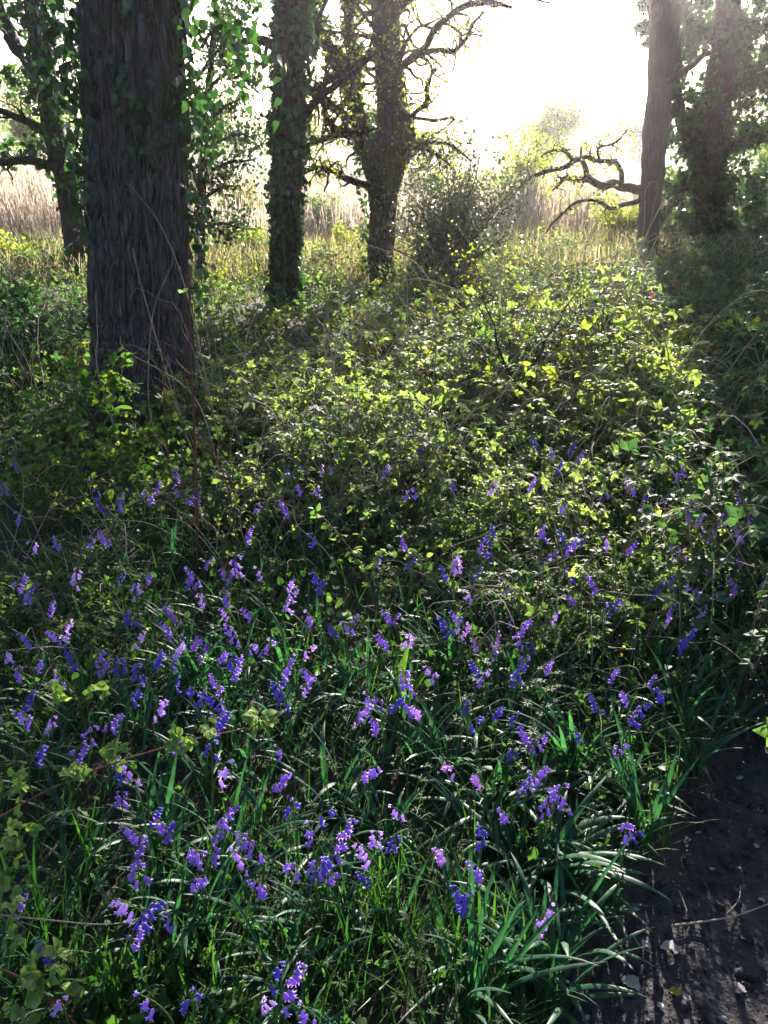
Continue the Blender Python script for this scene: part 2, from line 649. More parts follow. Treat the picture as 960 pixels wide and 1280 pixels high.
def twigs(mb, s, n, length, seed, tips=None, gnarl=.55, up=.15, sub=2, rmax=1):
    """side twigs growing from a limb, wandering as they go; collects their tips for leaves"""
    R = np.random.default_rng(seed)
    for _ in range(n):
        k = int(len(s) * R.uniform(.25, 1)) - 1
        p, r = s[k, :3].copy(), max(.0045 if s[k, 3] > .006 else .002, s[k, 3] * .5)
        r = min(r, rmax)
        d = nrm(R.normal(size=3) + np.array((0, 0, up)))
        L = length * R.uniform(.5, 1.3)
        st = 7
        pts = [np.append(p, r)]
        for q in range(st):
            d = nrm(d + R.normal(size=3) * gnarl + np.array((0, 0, up * .3)))
            p = p + d * L / st
            pts.append(np.append(p, r * (1 - (q + 1) / (st + .3))))
            if tips is not None and q > 1:
                tips.append(p.copy())
        t = smooth_line(pts, 14)
        V, F = tubes(t[:, :3], np.maximum(t[:, 3], .0012), 5)
        mb.add(V, F)
        if sub and L > .15:
            twigs(mb, t, sub, L * .5, int(R.integers(1 << 30)), tips, gnarl, up, sub - 1)


def px_limb(rows, Y):                    # rows: px, py, width in px, optional shift in depth
    out = []
    for q in rows:
        y = Y + (q[3] if len(q) > 3 else 0)
        out.append((*at(q[0], q[1], y), rad(q[0], q[1], y, q[2])))
    return np.array(out)


def leaves_at(mb, tips, per, size, spread, tpl, up=.6, seed=1, wide=1.0):
    tips = np.asarray(tips)
    if not len(tips):
        return
    P = np.repeat(tips, per, axis=0)
    P = P + rng.normal(size=P.shape) * spread
    V, F = scatter(tpl, P, rdir(len(P), -.2), rdir(len(P), up), size * rng.uniform(.6, 1.3, len(P)), wide)
    mb.add(V, F)


# --- the big oak: furrowed trunk with flared foot
OX, OY = -1.60, 5.30
nz_, na_ = 260, 220
zz = np.concatenate((np.linspace(-.25, 2.9, 220), np.linspace(2.9, 6.5, 41)[1:]))
ph = np.arange(na_) * 2 * PI / na_
ZZ, PH = np.meshgrid(zz, ph, indexing='ij')


def oak_r(z, phi):
    z = np.asarray(z, float)
    base = np.interp(z, (-.3, 0, .12, .3, .6, 1.2, 2.4, 6.5), (.43, .39, .335, .305, .29, .278, .266, .20))
    lobes = np.exp(-np.clip(z, 0, 9) / .28) * .07 * np.cos(phi * 5 + 1) + .012 * np.cos(phi * 3 + z)
    cx, cy_ = np.cos(phi) * 5.2, np.sin(phi) * 5.2
    wob = noise(cx * .9, cy_ * .9, z * 2.6, 44)
    f1 = np.abs(noise(cx * 2.0 + wob * 2.4, cy_ * 2.0 + wob * 2.4, z * 6.5, 41) - .5) * 2
    f2 = np.abs(noise(cx * 4.2 + wob * 2, cy_ * 4.2, z * 6.0, 42) - .5) * 2
    f3 = noise(cx * 9, cy_ * 9, z * 22, 43)
    return base + lobes + .050 * np.minimum(f1 * 2.2, 1) ** .7 + .020 * np.minimum(f2 * 1.6, 1) + .010 * f3 - .046


def oak_c(z):
    return OX + .092 * np.clip(z, 0, 9), OY + .01 * z


RR = oak_r(ZZ, PH)
cx_, cy2 = oak_c(ZZ)
VV = np.stack((cx_ + RR * np.cos(PH) - OX, cy2 + RR * np.sin(PH) - OY, ZZ), -1)
i, j = np.meshgrid(np.arange(len(zz) - 1), np.arange(na_), indexing='ij')
j2 = (j + 1) % na_
ff = np.stack((i * na_ + j, i * na_ + j2, (i + 1) * na_ + j2, (i + 1) * na_ + j), -1).reshape(-1, 4)
oak = thing('oak_tree', 'stout old oak trunk with deeply furrowed grey bark, standing nearest to the flowers', 'tree', (OX, OY, float(terrain(OX, OY))))
MB().add(VV, ff).build('trunk', M['oak_bark'], oak)
for k, (az, el) in enumerate(((.4, .8), (2.2, .9), (3.6, .7), (5.2, 1.0))):
    b = MB()
    d = np.array((math.cos(az) * math.cos(el), math.sin(az) * math.cos(el), math.sin(el)))
    base = np.array((.5, .05, 4.6 + .4 * k))
    pts = [(*(base + d * t * 3.2 + np.array((0, 0, -.25 * t * t))), .14 * (1 - t) + .02) for t in np.linspace(0, 1, 6)]
    s = limb(b, pts, 9)
    twigs(b, s, 7, .9, 60 + k)
    b.build('branch', M['bark'], oak)

# --- ivy on the oak
def surf(z, phi, out=.02):
    r = oak_r(z, phi) + out
    c = oak_c(z)
    return np.stack((c[0] + r * np.cos(phi), c[1] + r * np.sin(phi), z + 0 * phi), -1)


def ivy_patch(mb_leaf, n, z0, z1, p0, p1, size, out=.06, dens=None):
    z = rng.uniform(z0, z1, n)
    phi = rng.uniform(p0, p1, n)
    if dens:
        k = noise(z * 4, phi * 4, seed=dens) > .42
        z, phi = z[k], phi[k]
    P = surf(z, phi, rng.uniform(.01, out, len(z)))
    nr = np.stack((np.cos(phi), np.sin(phi), np.zeros_like(phi)), -1) + rng.normal(size=(len(z), 3)) * .55
    ax = np.stack((rng.normal(size=len(z)) * .7, rng.normal(size=len(z)) * .7, -np.ones(len(z))), -1)
    V, F = scatter(IVY, P, ax, nr, size * rng.uniform(.55, 1.3, len(z)))
    mb_leaf.add(V, F)


iv = thing('ivy', 'glossy ivy climbing the oak trunk and hanging loose from its sides', 'ivy', (0, 0, 0))
lb, sb = MB(), MB()
# phi: -pi/2 faces the camera, 0 is the right-hand side, pi the left
ivy_patch(lb, 120, .95, 2.9, -.3, .55, .055, .12)
ivy_patch(lb, 240, 1.55, 3.0, -.7, .4, .06, .08, 5)
ivy_patch(lb, 130, 1.5, 2.05, -1.8, -.6, .05, .04, 6)
ivy_patch(lb, 330, 1.25, 3.0, PI - .5, PI + .55, .055, .12)
ivy_patch(lb, 220, 2.2, 3.0, -2.8, -.3, .055, .05, 8)
for k in range(9):
    p0 = rng.uniform(-.9, .1) if k < 5 else rng.uniform(PI - .2, PI + 1.4)
    t = np.linspace(0, 1, 40)
    S = surf(.0 + 3.0 * t, p0 + .35 * (noise(t * 5, k, seed=71) - .5) * 2, .012)
    V, F = tubes(S, np.full(40, .004), 5)
    sb.add(V, F)
hang = []
for (x0, y0, x1, y1, n) in ((262, -30, 300, 60, 46), (285, -30, 318, 110, 46), (255, -20, 330, 140, 40), (240, 30, 275, 190, 46), (250, 120, 248, 300, 56),
                            (245, 240, 250, 400, 40), (80, -20, 70, 150, 40), (100, 60, 85, 250, 46), (105, 150, 95, 330, 36), (60, -20, 40, 90, 36), (310, -20, 345, 90, 22)):
    a, b = at(x0, y0, 5.0), at(x1, y1, 4.9)
    t = np.linspace(0, 1, n)[:, None]
    S = a + (b - a) * t + np.array((0, 0, -.05)) * np.sin(t * PI) + .05 * (np.stack([noise(t[:, 0] * 6, k * 3.1 + x0, seed=80) for k in range(3)], -1) - .5)
    V, F = tubes(S, np.full(n, .003), 5)
    sb.add(V, F)
    hang.append(S + rng.normal(size=S.shape) * .045)
H = np.concatenate(hang)
V, F = scatter(IVY, H, rng.normal(size=H.shape) * .6 + np.array((0, 0, -1)), rng.normal(size=H.shape) + np.array((0, -.5, .5)), .05 * rng.uniform(.55, 1.3, len(H)))
lb.add(V, F)
sb.build('stem', M['twig'], iv)
lb.build('leaves', M['ivy'], iv)


def ivy_sleeve(mb, s, n, size, out, lo=0.0, hi=1.0):
    """leaves hugging a limb"""
    k = (rng.uniform(lo, hi, n) ** .9 * (len(s) - 1)).astype(int)
    d = rdir(n)
    d[:, 2] *= .2
    d = nrm(d)
    P = s[k, :3] + d * (s[k, 3] + rng.uniform(0, out, n))[:, None] + rng.normal(size=(n, 3)) * [.01, .01, .06]
    V, F = scatter(IVY, P, rng.normal(size=(n, 3)) * .6 + np.array((0, 0, -.9)), d + rng.normal(size=(n, 3)) * .8, size * rng.uniform(.5, 1.4, n))
    mb.add(V, F)


def plain_tree(name, label, rows, Y, mat, cat='tree', extra=()):
    P = px_limb(rows, Y)
    base = P[0, :3].copy()
    base[2] = float(terrain(base[0], base[1])) - .15
    P = np.vstack((np.append(base, P[0, 3] * 1.25), P))
    for e in extra:
        P = np.vstack((P, np.append(P[-1, :3] + np.array(e[:3]), e[3])))
    root = thing(name, label, cat, (0, 0, 0))
    b = MB()
    s = limb(b, P, 24, 90, .22)
    b.build('trunk', mat, root)
    return root, s


# --- second trunk, sleeved in ivy
t2, s2 = plain_tree('woodland_tree', 'straight dark trunk wrapped in a sleeve of ivy, second from the big oak', [(356, 408, 34), (357, 330, 31), (358, 240, 32), (360, 150, 34), (364, 60, 37), (368, -10, 39)], 8.8, M['bark'], extra=((.1, .1, 1.5, .15), (.2, .1, 1.8, .10)))
for k, rows in enumerate(([(372, 150, 13), (385, 138, 11), (400, 122, 9, -.1), (420, 105, 8, -.3), (445, 88, 6, -.3), (470, 66, 4, -.5)],
                          [(350, 60, 14), (325, 50, 11, .2), (300, 55, 8, .3), (275, 70, 6, .4)],
                          [(375, 90, 10), (395, 60, 8, .4), (400, 20, 6, .6), (420, -20, 4, .8)])):
    b = MB()
    s = limb(b, px_limb(rows, 8.8), 8)
    twigs(b, s, 5, .45, 90 + k)
    b.build('branch', M['bark'], t2)
iv2 = thing('ivy', 'dense dark ivy sleeving the straight trunk behind the big oak', 'ivy')
b = MB()
ivy_sleeve(b, s2[:80], 3000, .055, .055, .10, 1)
for q_ in range(14):
    k_ = int(rng.integers(14, 76))
    ivy_sleeve(b, s2[k_:k_ + 6], 80, .055, .11)
b.build('leaves', M['ivy'], iv2)
b = MB()
for k in range(6):
    q = s2[4:80:4]
    an = k * 1.05 + .8 * noise(np.linspace(0, 4, len(q)), k, seed=12)
    S = q[:, :3] + np.stack((np.cos(an), np.sin(an), 0 * an), -1) * (q[:, 3:4] + .012)
    b.add(*tubes(S, np.full(len(q), .012), 5))
b.build('stem', M['twig'], iv2)

# --- third tree: gnarled oak that forks low
Y3 = 10.8
t3, s3 = plain_tree('gnarled_oak', 'gnarled oak forking low into twisted branches against the bright sky', [(478, 372, 34), (477, 320, 33), (478, 260, 34), (482, 222, 44), (488, 190, 54), (493, 160, 46), (489, 120, 38), (484, 70, 36), (482, 20, 34), (478, -30, 30)], Y3, M['bark'], extra=((.1, .2, 1.4, .10), (-.1, .2, 1.2, .05)))
BR3 = [
    [(474, 228, 22), (462, 200, 22), (456, 170, 20, .1), (446, 140, 18, .2), (436, 105, 17, .3), (418, 70, 16, .4), (398, 35, 14, .5), (385, 0, 13, .6), (378, -40, 11, .7)],
    [(452, 160, 14, .1), (440, 148, 12, -.1), (420, 136, 11, -.3), (400, 124, 10, -.5), (384, 108, 8, -.6), (372, 88, 6, -.7)],
    [(446, 165, 8, 0), (430, 164, 8, -.3), (412, 156, 7, -.4), (405, 145, 5, -.4), (404, 134, 4, -.5)],
    [(448, 166, 8), (425, 168, 8, -.2), (405, 174, 7, -.4), (384, 183, 6, -.6), (362, 200, 4, -.7)],
    [(470, 232, 9), (440, 226, 9, -.2), (420, 214, 8, -.4), (400, 210, 7, -.5), (380, 214, 5, -.6), (362, 222, 4, -.7)],
    [(484, 85, 12, -.1), (462, 72, 10, -.3), (440, 84, 10, -.4), (415, 98, 8, -.5), (396, 112, 6, -.6)],
    [(440, 115, 16, .3), (446, 80, 14, .3), (438, 40, 13, .4), (436, 0, 12, .5), (440, -40, 10, .6)],
    [(498, 150, 13, -.1), (507, 144, 10, -.3), (498, 132, 9, -.4), (493, 112, 9, -.4), (496, 92, 9, -.5), (508, 78, 10, -.5), (522, 70, 10, -.6), (534, 56, 9, -.7), (545, 36, 9, -.8), (562, 20, 8, -.9), (582, 8, 8, -1), (612, 2, 7, -1.1), (640, 10, 4, -1.2)],
    [(524, 68, 8, -.6), (545, 62, 7, -.7), (566, 64, 6, -.8), (582, 50, 5, -.9), (592, 28, 4, -1), (606, 14, 3, -1)],
    [(515, 146, 7, -.3), (522, 138, 6, -.4), (532, 128, 6, -.5), (534, 110, 5, -.5), (540, 92, 4, -.6), (546, 84, 2, -.6)],
    [(506, 168, 6, -.2), (516, 170, 6, -.3), (522, 178, 5, -.4), (540, 178, 5, -.5), (562, 180, 4, -.7), (578, 192, 3, -.8), (590, 202, 2, -.8)],
    [(512, 150, 5, -.3), (518, 164, 5, -.4), (526, 178, 4, -.5), (546, 192, 4, -.6), (562, 206, 3, -.6), (566, 214, 2, -.6)],
    [(492, 196, 6, -.2), (506, 188, 6, -.4), (530, 186, 5, -.5), (550, 196, 4, -.6)],
    [(486, 30, 14, 0), (500, 0, 12, -.2), (520, -30, 10, -.4)],
    [(488, 20, 9, -.2), (540, -20, 7, -.5), (600, -16, 5, -.8), (650, -4, 4, -1), (690, 4, 2, -1.2)],
    [(490, 10, 8, -.2), (560, -45, 6, -.5), (640, -50, 5, -.8), (720, -30, 4, -1), (760, -8, 2, -1.2)],
]
tips3 = []
for k, rows in enumerate(BR3):
    b = MB()
    s = limb(b, px_limb(rows, Y3), 8)
    twigs(b, s, 13, .36, 130 + k, tips3, .6)
    twigs(b, s, 9, .62, 530 + k, tips3, .5, -.05)
    b.build('branch', M['bark'], t3)
for k in range(5):
    b = MB()
    twigs(b, s3[34 + 5 * k:80], 4, 1.5, 580 + k, tips3, .5, .12, 3, .028)
    twigs(b, smooth_line(px_limb(BR3[(0, 7, 6, 5, 7)[k]], Y3), 40), 6, .9, 590 + k, tips3, .6, .0, 2, .012)
    b.build('branch', M['bark'], t3)
b = MB()
leaves_at(b, tips3[::2], 1, .04, .05, OVATE_LOW, .3)
b.build('foliage', M['spring'], t3)
iv3 = thing('ivy', 'ivy clothing the left flank and fork of the gnarled oak', 'ivy')
b = MB()
q = s3.copy()
q[:, 0] -= q[:, 3] * .5
ivy_sleeve(b, q[:44], 700, .05, .04, .1, 1)
ivy_sleeve(b, smooth_line(px_limb(BR3[0], Y3), 60), 1100, .05, .07, .1, 1)
ivy_sleeve(b, smooth_line(px_limb(BR3[6], Y3), 60), 500, .05, .06)
ivy_sleeve(b, s3[40:], 500, .05, .05)
b.build('leaves', M['ivy'], iv3)

# --- right-hand plain trunk with the twisted side branches
Y4 = 12.8
t4, s4 = plain_tree('woodland_tree', 'slim bare brown trunk with long twisted side branches reaching over the reeds', [(806, 338, 27), (810, 290, 26), (815, 230, 28), (819, 170, 30), (824, 110, 31), (829, 50, 36), (834, 10, 44)], Y4, M['brown_bark'])
BR4 = [
    [(832, 20, 30), (842, -10, 26, .2), (858, -50, 22, .5), (880, -120, 16, .8)],
    [(824, 30, 22), (818, -10, 20, -.2), (812, -60, 17, -.4), (800, -130, 10, -.6)],
    [(808, 236, 14), (794, 236, 12, -.1), (778, 233, 11, -.2), (766, 230, 11, -.4), (754, 234, 10, -.5), (742, 227, 9, -.6), (734, 220, 8, -.7), (732, 210, 7, -.8), (726, 200, 7, -.9), (716, 202, 7, -1), (704, 210, 6, -1.1), (692, 212, 6, -1.2), (676, 216, 5, -1.3), (660, 224, 4, -1.4), (648, 236, 2, -1.5)],
    [(776, 228, 7, -.3), (776, 214, 6, -.4), (770, 204, 6, -.5), (758, 202, 6, -.7), (744, 200, 5, -.8), (734, 197, 5, -.9), (722, 199, 5, -1)],
    [(740, 226, 5, -.6), (722, 225, 5, -.8), (706, 222, 5, -.9), (700, 230, 4, -1), (690, 238, 2, -1.1)],
    [(812, 246, 8), (796, 252, 7, -.2), (780, 256, 6, -.3), (764, 260, 5, -.5), (752, 254, 5, -.6), (738, 250, 4, -.7), (720, 254, 4, -.8), (706, 264, 3, -.9), (690, 280, 3, -1), (682, 292, 2, -1.1)],
    [(716, 202, 4, -1), (706, 190, 4, -1.1), (690, 188, 3, -1.2), (676, 196, 2, -1.3)],
    [(750, 200, 4, -.8), (748, 186, 3, -.9), (770, 178, 3, -1), (784, 162, 2, -1)],
    [(824, 110, 9), (840, 98, 9, -.3), (858, 88, 8, -.5), (880, 70, 7, -.8), (900, 60, 5, -1)],
]
tips4 = []
for k, rows in enumerate(BR4):
    b = MB()
    s = limb(b, px_limb(rows, Y4), 8)
    if 1 < k < 8:
        twigs(b, s, 12, .34, 170 + k, tips4, .6)
    b.build('branch', M['brown_bark'], t4)
b = MB()
leaves_at(b, tips4[::2], 1, .045, .06, OVATE_LOW, .3)
b.build('foliage', M['spring'], t4)

# --- ivy-laden tree at the right
Y5 = 14.5
t5, s5 = plain_tree('ivy_clad_tree', 'thick trunk almost buried in dark ivy, right of the slim brown trunk', [(886, 335, 40), (884, 270, 40), (884, 210, 42), (890, 150, 42), (902, 90, 38), (908, 40, 34), (912, -20, 30)], Y5, M['bark'], extra=((0, 0, 1.2, .16),))
BR5 = [[(880, 220, 20), (862, 180, 16, -.2), (850, 140, 13, -.3), (846, 90, 10, -.3), (850, 40, 8, -.4)],
       [(900, 130, 18), (930, 100, 14, .2), (950, 80, 10, .4), (985, 60, 8, .4)],
       [(895, 300, 13), (915, 298, 12, -.2), (935, 292, 12, -.4), (960, 286, 10, -.5), (1000, 292, 8, -.6)],
       [(905, 60, 16), (880, 40, 12, -.2), (862, 20, 9, -.3), (850, -20, 7, -.3)],
       [(888, 200, 14), (920, 180, 12, -.3), (955, 165, 10, -.5), (1000, 160, 8, -.5)]]
ext5 = []
for k, rows in enumerate(BR5):
    b = MB()
    s = limb(b, px_limb(rows, Y5), 8)
    ext5.append(s)
    twigs(b, s, 6, .6, 210 + k)
    b.build('branch', M['bark'], t5)
iv5 = thing('ivy', 'heavy evergreen ivy smothering the thick trunk at the wood edge', 'ivy')
b = MB()
ivy_sleeve(b, s5, 900, .07, .14, .2, 1)
for s in ext5:
    ivy_sleeve(b, s, 520, .07, .24)


def clumps(mb, cents, n, r, size, tpl, up=.4, hollow=.55, wide=1.0):
    for (c, rr) in cents:
        d = rdir(n)
        k = rng.uniform(hollow, 1, n)[:, None]
        P = np.asarray(c) + d * k * rr * r
        V, F = scatter(tpl, P, rdir(n, -.3), d * .6 + rdir(n, up), size * rng.uniform(.6, 1.3, n), wide)
        mb.add(V, F)


cl = [(at(px, py, Y5 + dy), rr) for (px, py, dy, rr) in (
    (868, 75, .2, .42), (850, 110, .2, .35), (872, 20, .3, .36), (900, 25, -.2, .42), (930, 55, .3, .36), (948, 95, .2, .38), (925, 130, -.3, .5), (955, 165, 0, .5), (870, 140, -.2, .36),
    (860, 190, .1, .45), (925, 200, -.3, .52), (955, 230, 0, .55), (850, 240, .2, .45), (915, 260, -.3, .5), (860, 290, 0, .5), (945, 262, -.3, .34), (900, 315, -.4, .4), (990, 130, 0, .6), (990, 220, .2, .6), (840, 300, .5, .4), (812, 20, .4, .28), (842, 60, .3, .3), (838, 160, .3, .34), (965, 40, 0, .4), (960, 310, -.4, .36), (880, 235, -.4, .4), (940, 20, .3, .3), (900, 290, -.5, .45), (835, 265, .2, .35))]
for (c, rr) in cl:
    sub = [(np.asarray(c) + rng.normal(size=3) * rr * .55, rr * rng.uniform(.25, .5)) for _ in range(8)]
    clumps(b, sub, 80, 1.0, .066, IVY, .3, .1)
b.build('leaves', M['ivy'], iv5)

# --- leaning trees at the far left, behind the oak
Y6 = 11.5
t6, s6 = plain_tree('woodland_tree', 'dark leaning trunk half hidden by the big oak, with limbs spreading away', [(98, 345, 30), (92, 290, 29), (84, 230, 28), (74, 190, 28), (64, 140, 27), (54, 80, 26), (44, 20, 24), (36, -30, 22)], Y6, M['bark'], extra=((-.1, .1, 1.0, .12),))
for k, rows in enumerate(([(60, 110, 20), (40, 84, 18, .1), (22, 60, 17, .2), (8, 30, 15, .3), (-5, -10, 13, .4)], [(70, 180, 10), (48, 160, 10, -.2), (25, 148, 9, -.3), (0, 138, 8, -.4), (-30, 132, 6, -.5)],
                          [(72, 205, 12), (55, 205, 11, -.3), (30, 200, 10, -.4), (5, 203, 9, -.5), (-25, 190, 8, -.6)], [(80, 90, 12), (110, 60, 9, .3), (120, 10, 7, .4)])):
    b = MB()
    s = limb(b, px_limb(rows, Y6), 8)
    twigs(b, s, 5, .5, 240 + k)
    b.build('branch', M['bark'], t6)
iv6 = thing('ivy', 'loose ivy sprays draped over the leaning trunk behind the oak', 'ivy')
b = MB()
ivy_sleeve(b, s6[24:], 700, .06, .12)
clumps(b, [(at(px, py, Y6 + dy), rr) for (px, py, dy, rr) in ((20, 12, 0, .3), (60, 30, -.2, .32), (85, 60, 0, .35), (40, 110, -.2, .34), (15, 100, .1, .25), (70, 135, -.3, .32), (95, 180, -.2, .34), (40, 190, -.3, .26), (10, 195, -.3, .24), (90, 240, 0, .26), (100, 110, 0, .4), (95, 20, .3, .4))], 85, .9, .075, IVY, .3, .1)
b.build('leaves', M['ivy'], iv6)

t7, s7 = plain_tree('holly_tree', 'slender holly with a dark trunk and blackish evergreen foliage, just right of the oak', [(250, 372, 13), (250, 320, 12), (252, 250, 11), (256, 180, 10), (262, 100, 8), (268, 30, 6)], 10.0, M['bark'])
b = MB()
tips7 = []
for k, (y0, x1, y1) in enumerate(((285, 300, 285), (250, 300, 232), (220, 315, 200), (190, 320, 165), (160, 310, 120), (120, 305, 80), (90, 300, 40), (230, 230, 215), (150, 235, 120), (265, 275, 290), (60, 290, 10))):
    s = limb(b, px_limb([(252, y0, 5), ((252 + x1) / 2, (y0 + y1) / 2 - 6, 4, -.1), (x1, y1, 2, -.25)], 10.0), 5)
    twigs(b, s, 9, .3, 260 + k, tips7, sub=1)
b.build('branch', M['bark'], t7)
b = MB()
leaves_at(b, tips7, 4, .05, .06, OVATE_LOW, .5)
b.build('foliage', M['holly'], t7)


# --- shrubs and bushes behind the brambles
def shrub(name, label, cat, px, py, Y, w, h, mat, n, size, tpl=OVATE_LOW, stemmat='twig', seed=1, dens=1.0):
    base = at(px, py, Y)
    base[2] = float(terrain(base[0], base[1]))
    root = thing(name, label, cat, base)
    R = np.random.default_rng(seed)
    b, tips = MB(), []
    for k in range(n):
        az, sp = R.uniform(0, 2 * PI), R.uniform(0, 1) ** .7
        top = np.array((math.cos(az) * w * sp * .8, math.sin(az) * w * sp * .8, h * R.uniform(.3, 1) * (1 - .3 * sp)))
        if k % 9 == 0:
            top *= (1.1, 1.1, 1.3)
        pts = [(R.normal() * .06, R.normal() * .06, -.05, .014), (*(top * [.25, .25, .4]), .011), (*(top * [.6, .6, .75] + R.normal(size=3) * .06), .008), (*top, .003)]
        s = limb(b, pts, 5, 16)
        twigs(b, s, 6, .38 * (w + h) / 2, int(R.integers(1 << 30)), tips, .4, .2, 1)
    b.build('stem', M[stemmat], root)
    b = MB()
    leaves_at(b, tips, max(1, int(3 * dens)), size, .05, tpl, .6)
    b.build('foliage', M[mat], root)
    return root


shrub('evergreen_shrub', 'big grey-green evergreen shrub to the right of the gnarled oak', 'shrub', 562, 372, 10.4, 1.15, 1.9, 'holly', 64, .042, seed=5)
shrub('evergreen_shrub', 'dark low evergreen shrub crouching left of the oak foot', 'shrub', 45, 520, 6.3, .65, .62, 'bramble_dark', 18, .05, seed=6)
shrub('hawthorn_bush', 'yellow-green hawthorn glowing behind the slim brown trunk', 'bush', 778, 318, 15.5, .8, .95, 'spring', 22, .05, seed=7)
shrub('hawthorn_bush', 'bright green hawthorn at the foot of the ivy-clad trunk', 'bush', 860, 330, 15.8, .9, 1.7, 'tree_leaf', 24, .055, seed=8)
shrub('hawthorn_bush', 'sunlit yellowish bush standing in the reeds at the far left edge', 'bush', 15, 372, 12.0, .8, .55, 'spring', 18, .05, seed=9)
shrub('hawthorn_bush', 'pale leafy bush in the haze between the shrub and the twisted branches', 'bush', 655, 300, 19.5, 1.0, 2.2, 'spring', 26, .065, seed=10)
shrub('hawthorn_bush', 'small glowing bush left of the ivy-sleeved trunk', 'bush', 318, 352, 14.0, .5, .5, 'spring', 12, .05, seed=11)
shrub('hawthorn_bush', 'light green bush half hidden beneath the gnarled oak branches', 'bush', 425, 330, 15.0, .6, .45, 'spring', 12, .05, seed=12)
shrub('hawthorn_bush', 'leafy green bush behind the ivy-clad trunk at the picture edge', 'bush', 945, 330, 17, 1.1, 1.9, 'tree_leaf', 24, .06, seed=13)


for k, (px, py, Y_, w_, h_, mt, lab) in enumerate(((400, 300, 18, 1.1, .9, 'bramble_grey', 'low grey scrub among the reeds left of the gnarled oak'), (530, 290, 21, 1.2, 1.5, 'bramble_grey', 'hazy grey scrub behind the evergreen shrub'), (720, 285, 22, 1.1, 1.2, 'spring', 'pale scrub bush under the lowest twisted branch'),
                                                   (300, 300, 19, 1.0, 1.1, 'bramble_olive', 'dull scrub bush between the oak and the ivy-sleeved trunk'), (610, 285, 24, 1.2, 1.6, 'spring', 'washed-out scrub bush in the glare above the shrub top'), (45, 285, 22, 1.2, 1.0, 'bramble_grey', 'grey scrub far behind the leaning trunk'))):
    shrub('scrub_bush', lab, 'bush', px, py, Y_, w_, h_, mt, 20, .06, stemmat='pale_cane', seed=340 + k)


# --- trees and scrub across the field
def far_tree(seed, h, w):
    R = np.random.default_rng(seed)
    root = thing('field_tree', None, 'tree')
    b, tips = MB(), []
    trunk = [(0, 0, -.3, .22), (.05, .02, h * .25, .18), (.1, -.05, h * .55, .11), (.05, .05, h * .9, .03)]
    s = limb(b, trunk, 7, 20)
    b.build('trunk', M['bark'], root)
    b = MB()
    for k in range(16):
        q = s[int(R.uniform(5, 19))]
        az = R.uniform(0, 2 * PI)
        e = q[:3] + np.array((math.cos(az) * w * .45, math.sin(az) * w * .45, h * R.uniform(.08, .28)))
        ss = limb(b, [(*q[:3], .06), (*((q[:3] + e) / 2 + R.normal(size=3) * .2), .04), (*e, .01)], 5, 12)
        twigs(b, ss, 7, w * .22, int(R.integers(1 << 30)), tips, .5, .2, 1)
    b.build('branch', M['bark'], root)
    b = MB()
    leaves_at(b, tips, 5, .20, .32, OVATE_LOW, .4)
    b.build('crown', M['tree_leaf'], root)
    return root


FT = [far_tree(301, 7.5, 6), far_tree(302, 6.0, 6.5), far_tree(303, 9.0, 6)]
spots = [(-30, 62, 1, 1.0, 'rounded tree across the field, far beyond the leaning trunk'), (-22.5, 58, 0, .9, 'taller hazy tree at the field edge behind the big oak'),
         (-13, 66, 1, .9, 'broad hazy tree across the field between the oak and the ivy-sleeved trunk'), (-6.5, 72, 0, .95, 'faint tree beyond the reeds between two dark trunks'),
         (0.5, 78, 1, .9, 'pale tree washed out by the sun right of the gnarled oak'), (8.2, 46, 1, .66, 'light green round tree melting into the glare over the reeds'),
         (15, 80, 1, .8, 'low tree nearly lost in the glare beyond the twisted branches'), (21, 74, 1, .75, 'far tree showing left of the slim brown trunk'),
         (28, 66, 0, .9, 'far tree showing between the slim trunk and the ivy'), (36, 60, 2, .9, 'tall far tree at the field end beside the ivy-clad trunk'), (44, 70, 1, 1.1, 'wide far tree at the right end of the field')]
for k, (x, y, v, s, lab) in enumerate(spots):
    if k in (0, 1, 9):
        o = FT[{0: 1, 1: 0, 9: 2}[k]]
        o.location = (x, y, 0)
        o.scale = (s,) * 3
        o.rotation_euler = (0, 0, k * 1.3)
    else:
        o = dup(FT[v], (x, y, 0), k * 1.3, s)
    tag(o, lab, 'tree', 'trees across the field')

# low wooded rise beyond the field
ax_ = np.linspace(-1.0, 1.0, 121)
rows = []
for (d, hgt) in ((190, -.5), (230, 3.0), (270, 7.0), (330, 9.0), (420, -1.0)):
    rows.append(np.stack((np.sin(ax_) * d, np.cos(ax_) * d, hgt * (.55 + .8 * noise(ax_ * 4, d * .01, seed=18))), -1))
HV = np.concatenate(rows)
i, j = np.meshgrid(np.arange(4), np.arange(120), indexing='ij')
tag(MB().add(HV, np.stack((i * 121 + j, i * 121 + j + 1, (i + 1) * 121 + j + 1, (i + 1) * 121 + j), -1).reshape(-1, 4)).build('hills', M['soil']), kind='structure')
n = 9000
an = rng.uniform(-.95, .95, n)
d = rng.uniform(200, 340, n)
zt = np.interp(d, (190, 230, 270, 330), (-.5, 3, 7, 9)) * (.55 + .8 * noise(an * 4, d * .01, seed=18)) + rng.uniform(0, 3.2, n) * noise(an * 60, d * .05, seed=19)
tag(MB().add(*scatter(OVATE_LOW, np.stack((np.sin(an) * d, np.cos(an) * d, zt), -1), rdir(n), rdir(n, .5), rng.uniform(1.2, 2.6, n))).build('far_woodland', M['tree_leaf']), 'hazy wood covering the low rise beyond the field', 'woodland', kind='stuff')

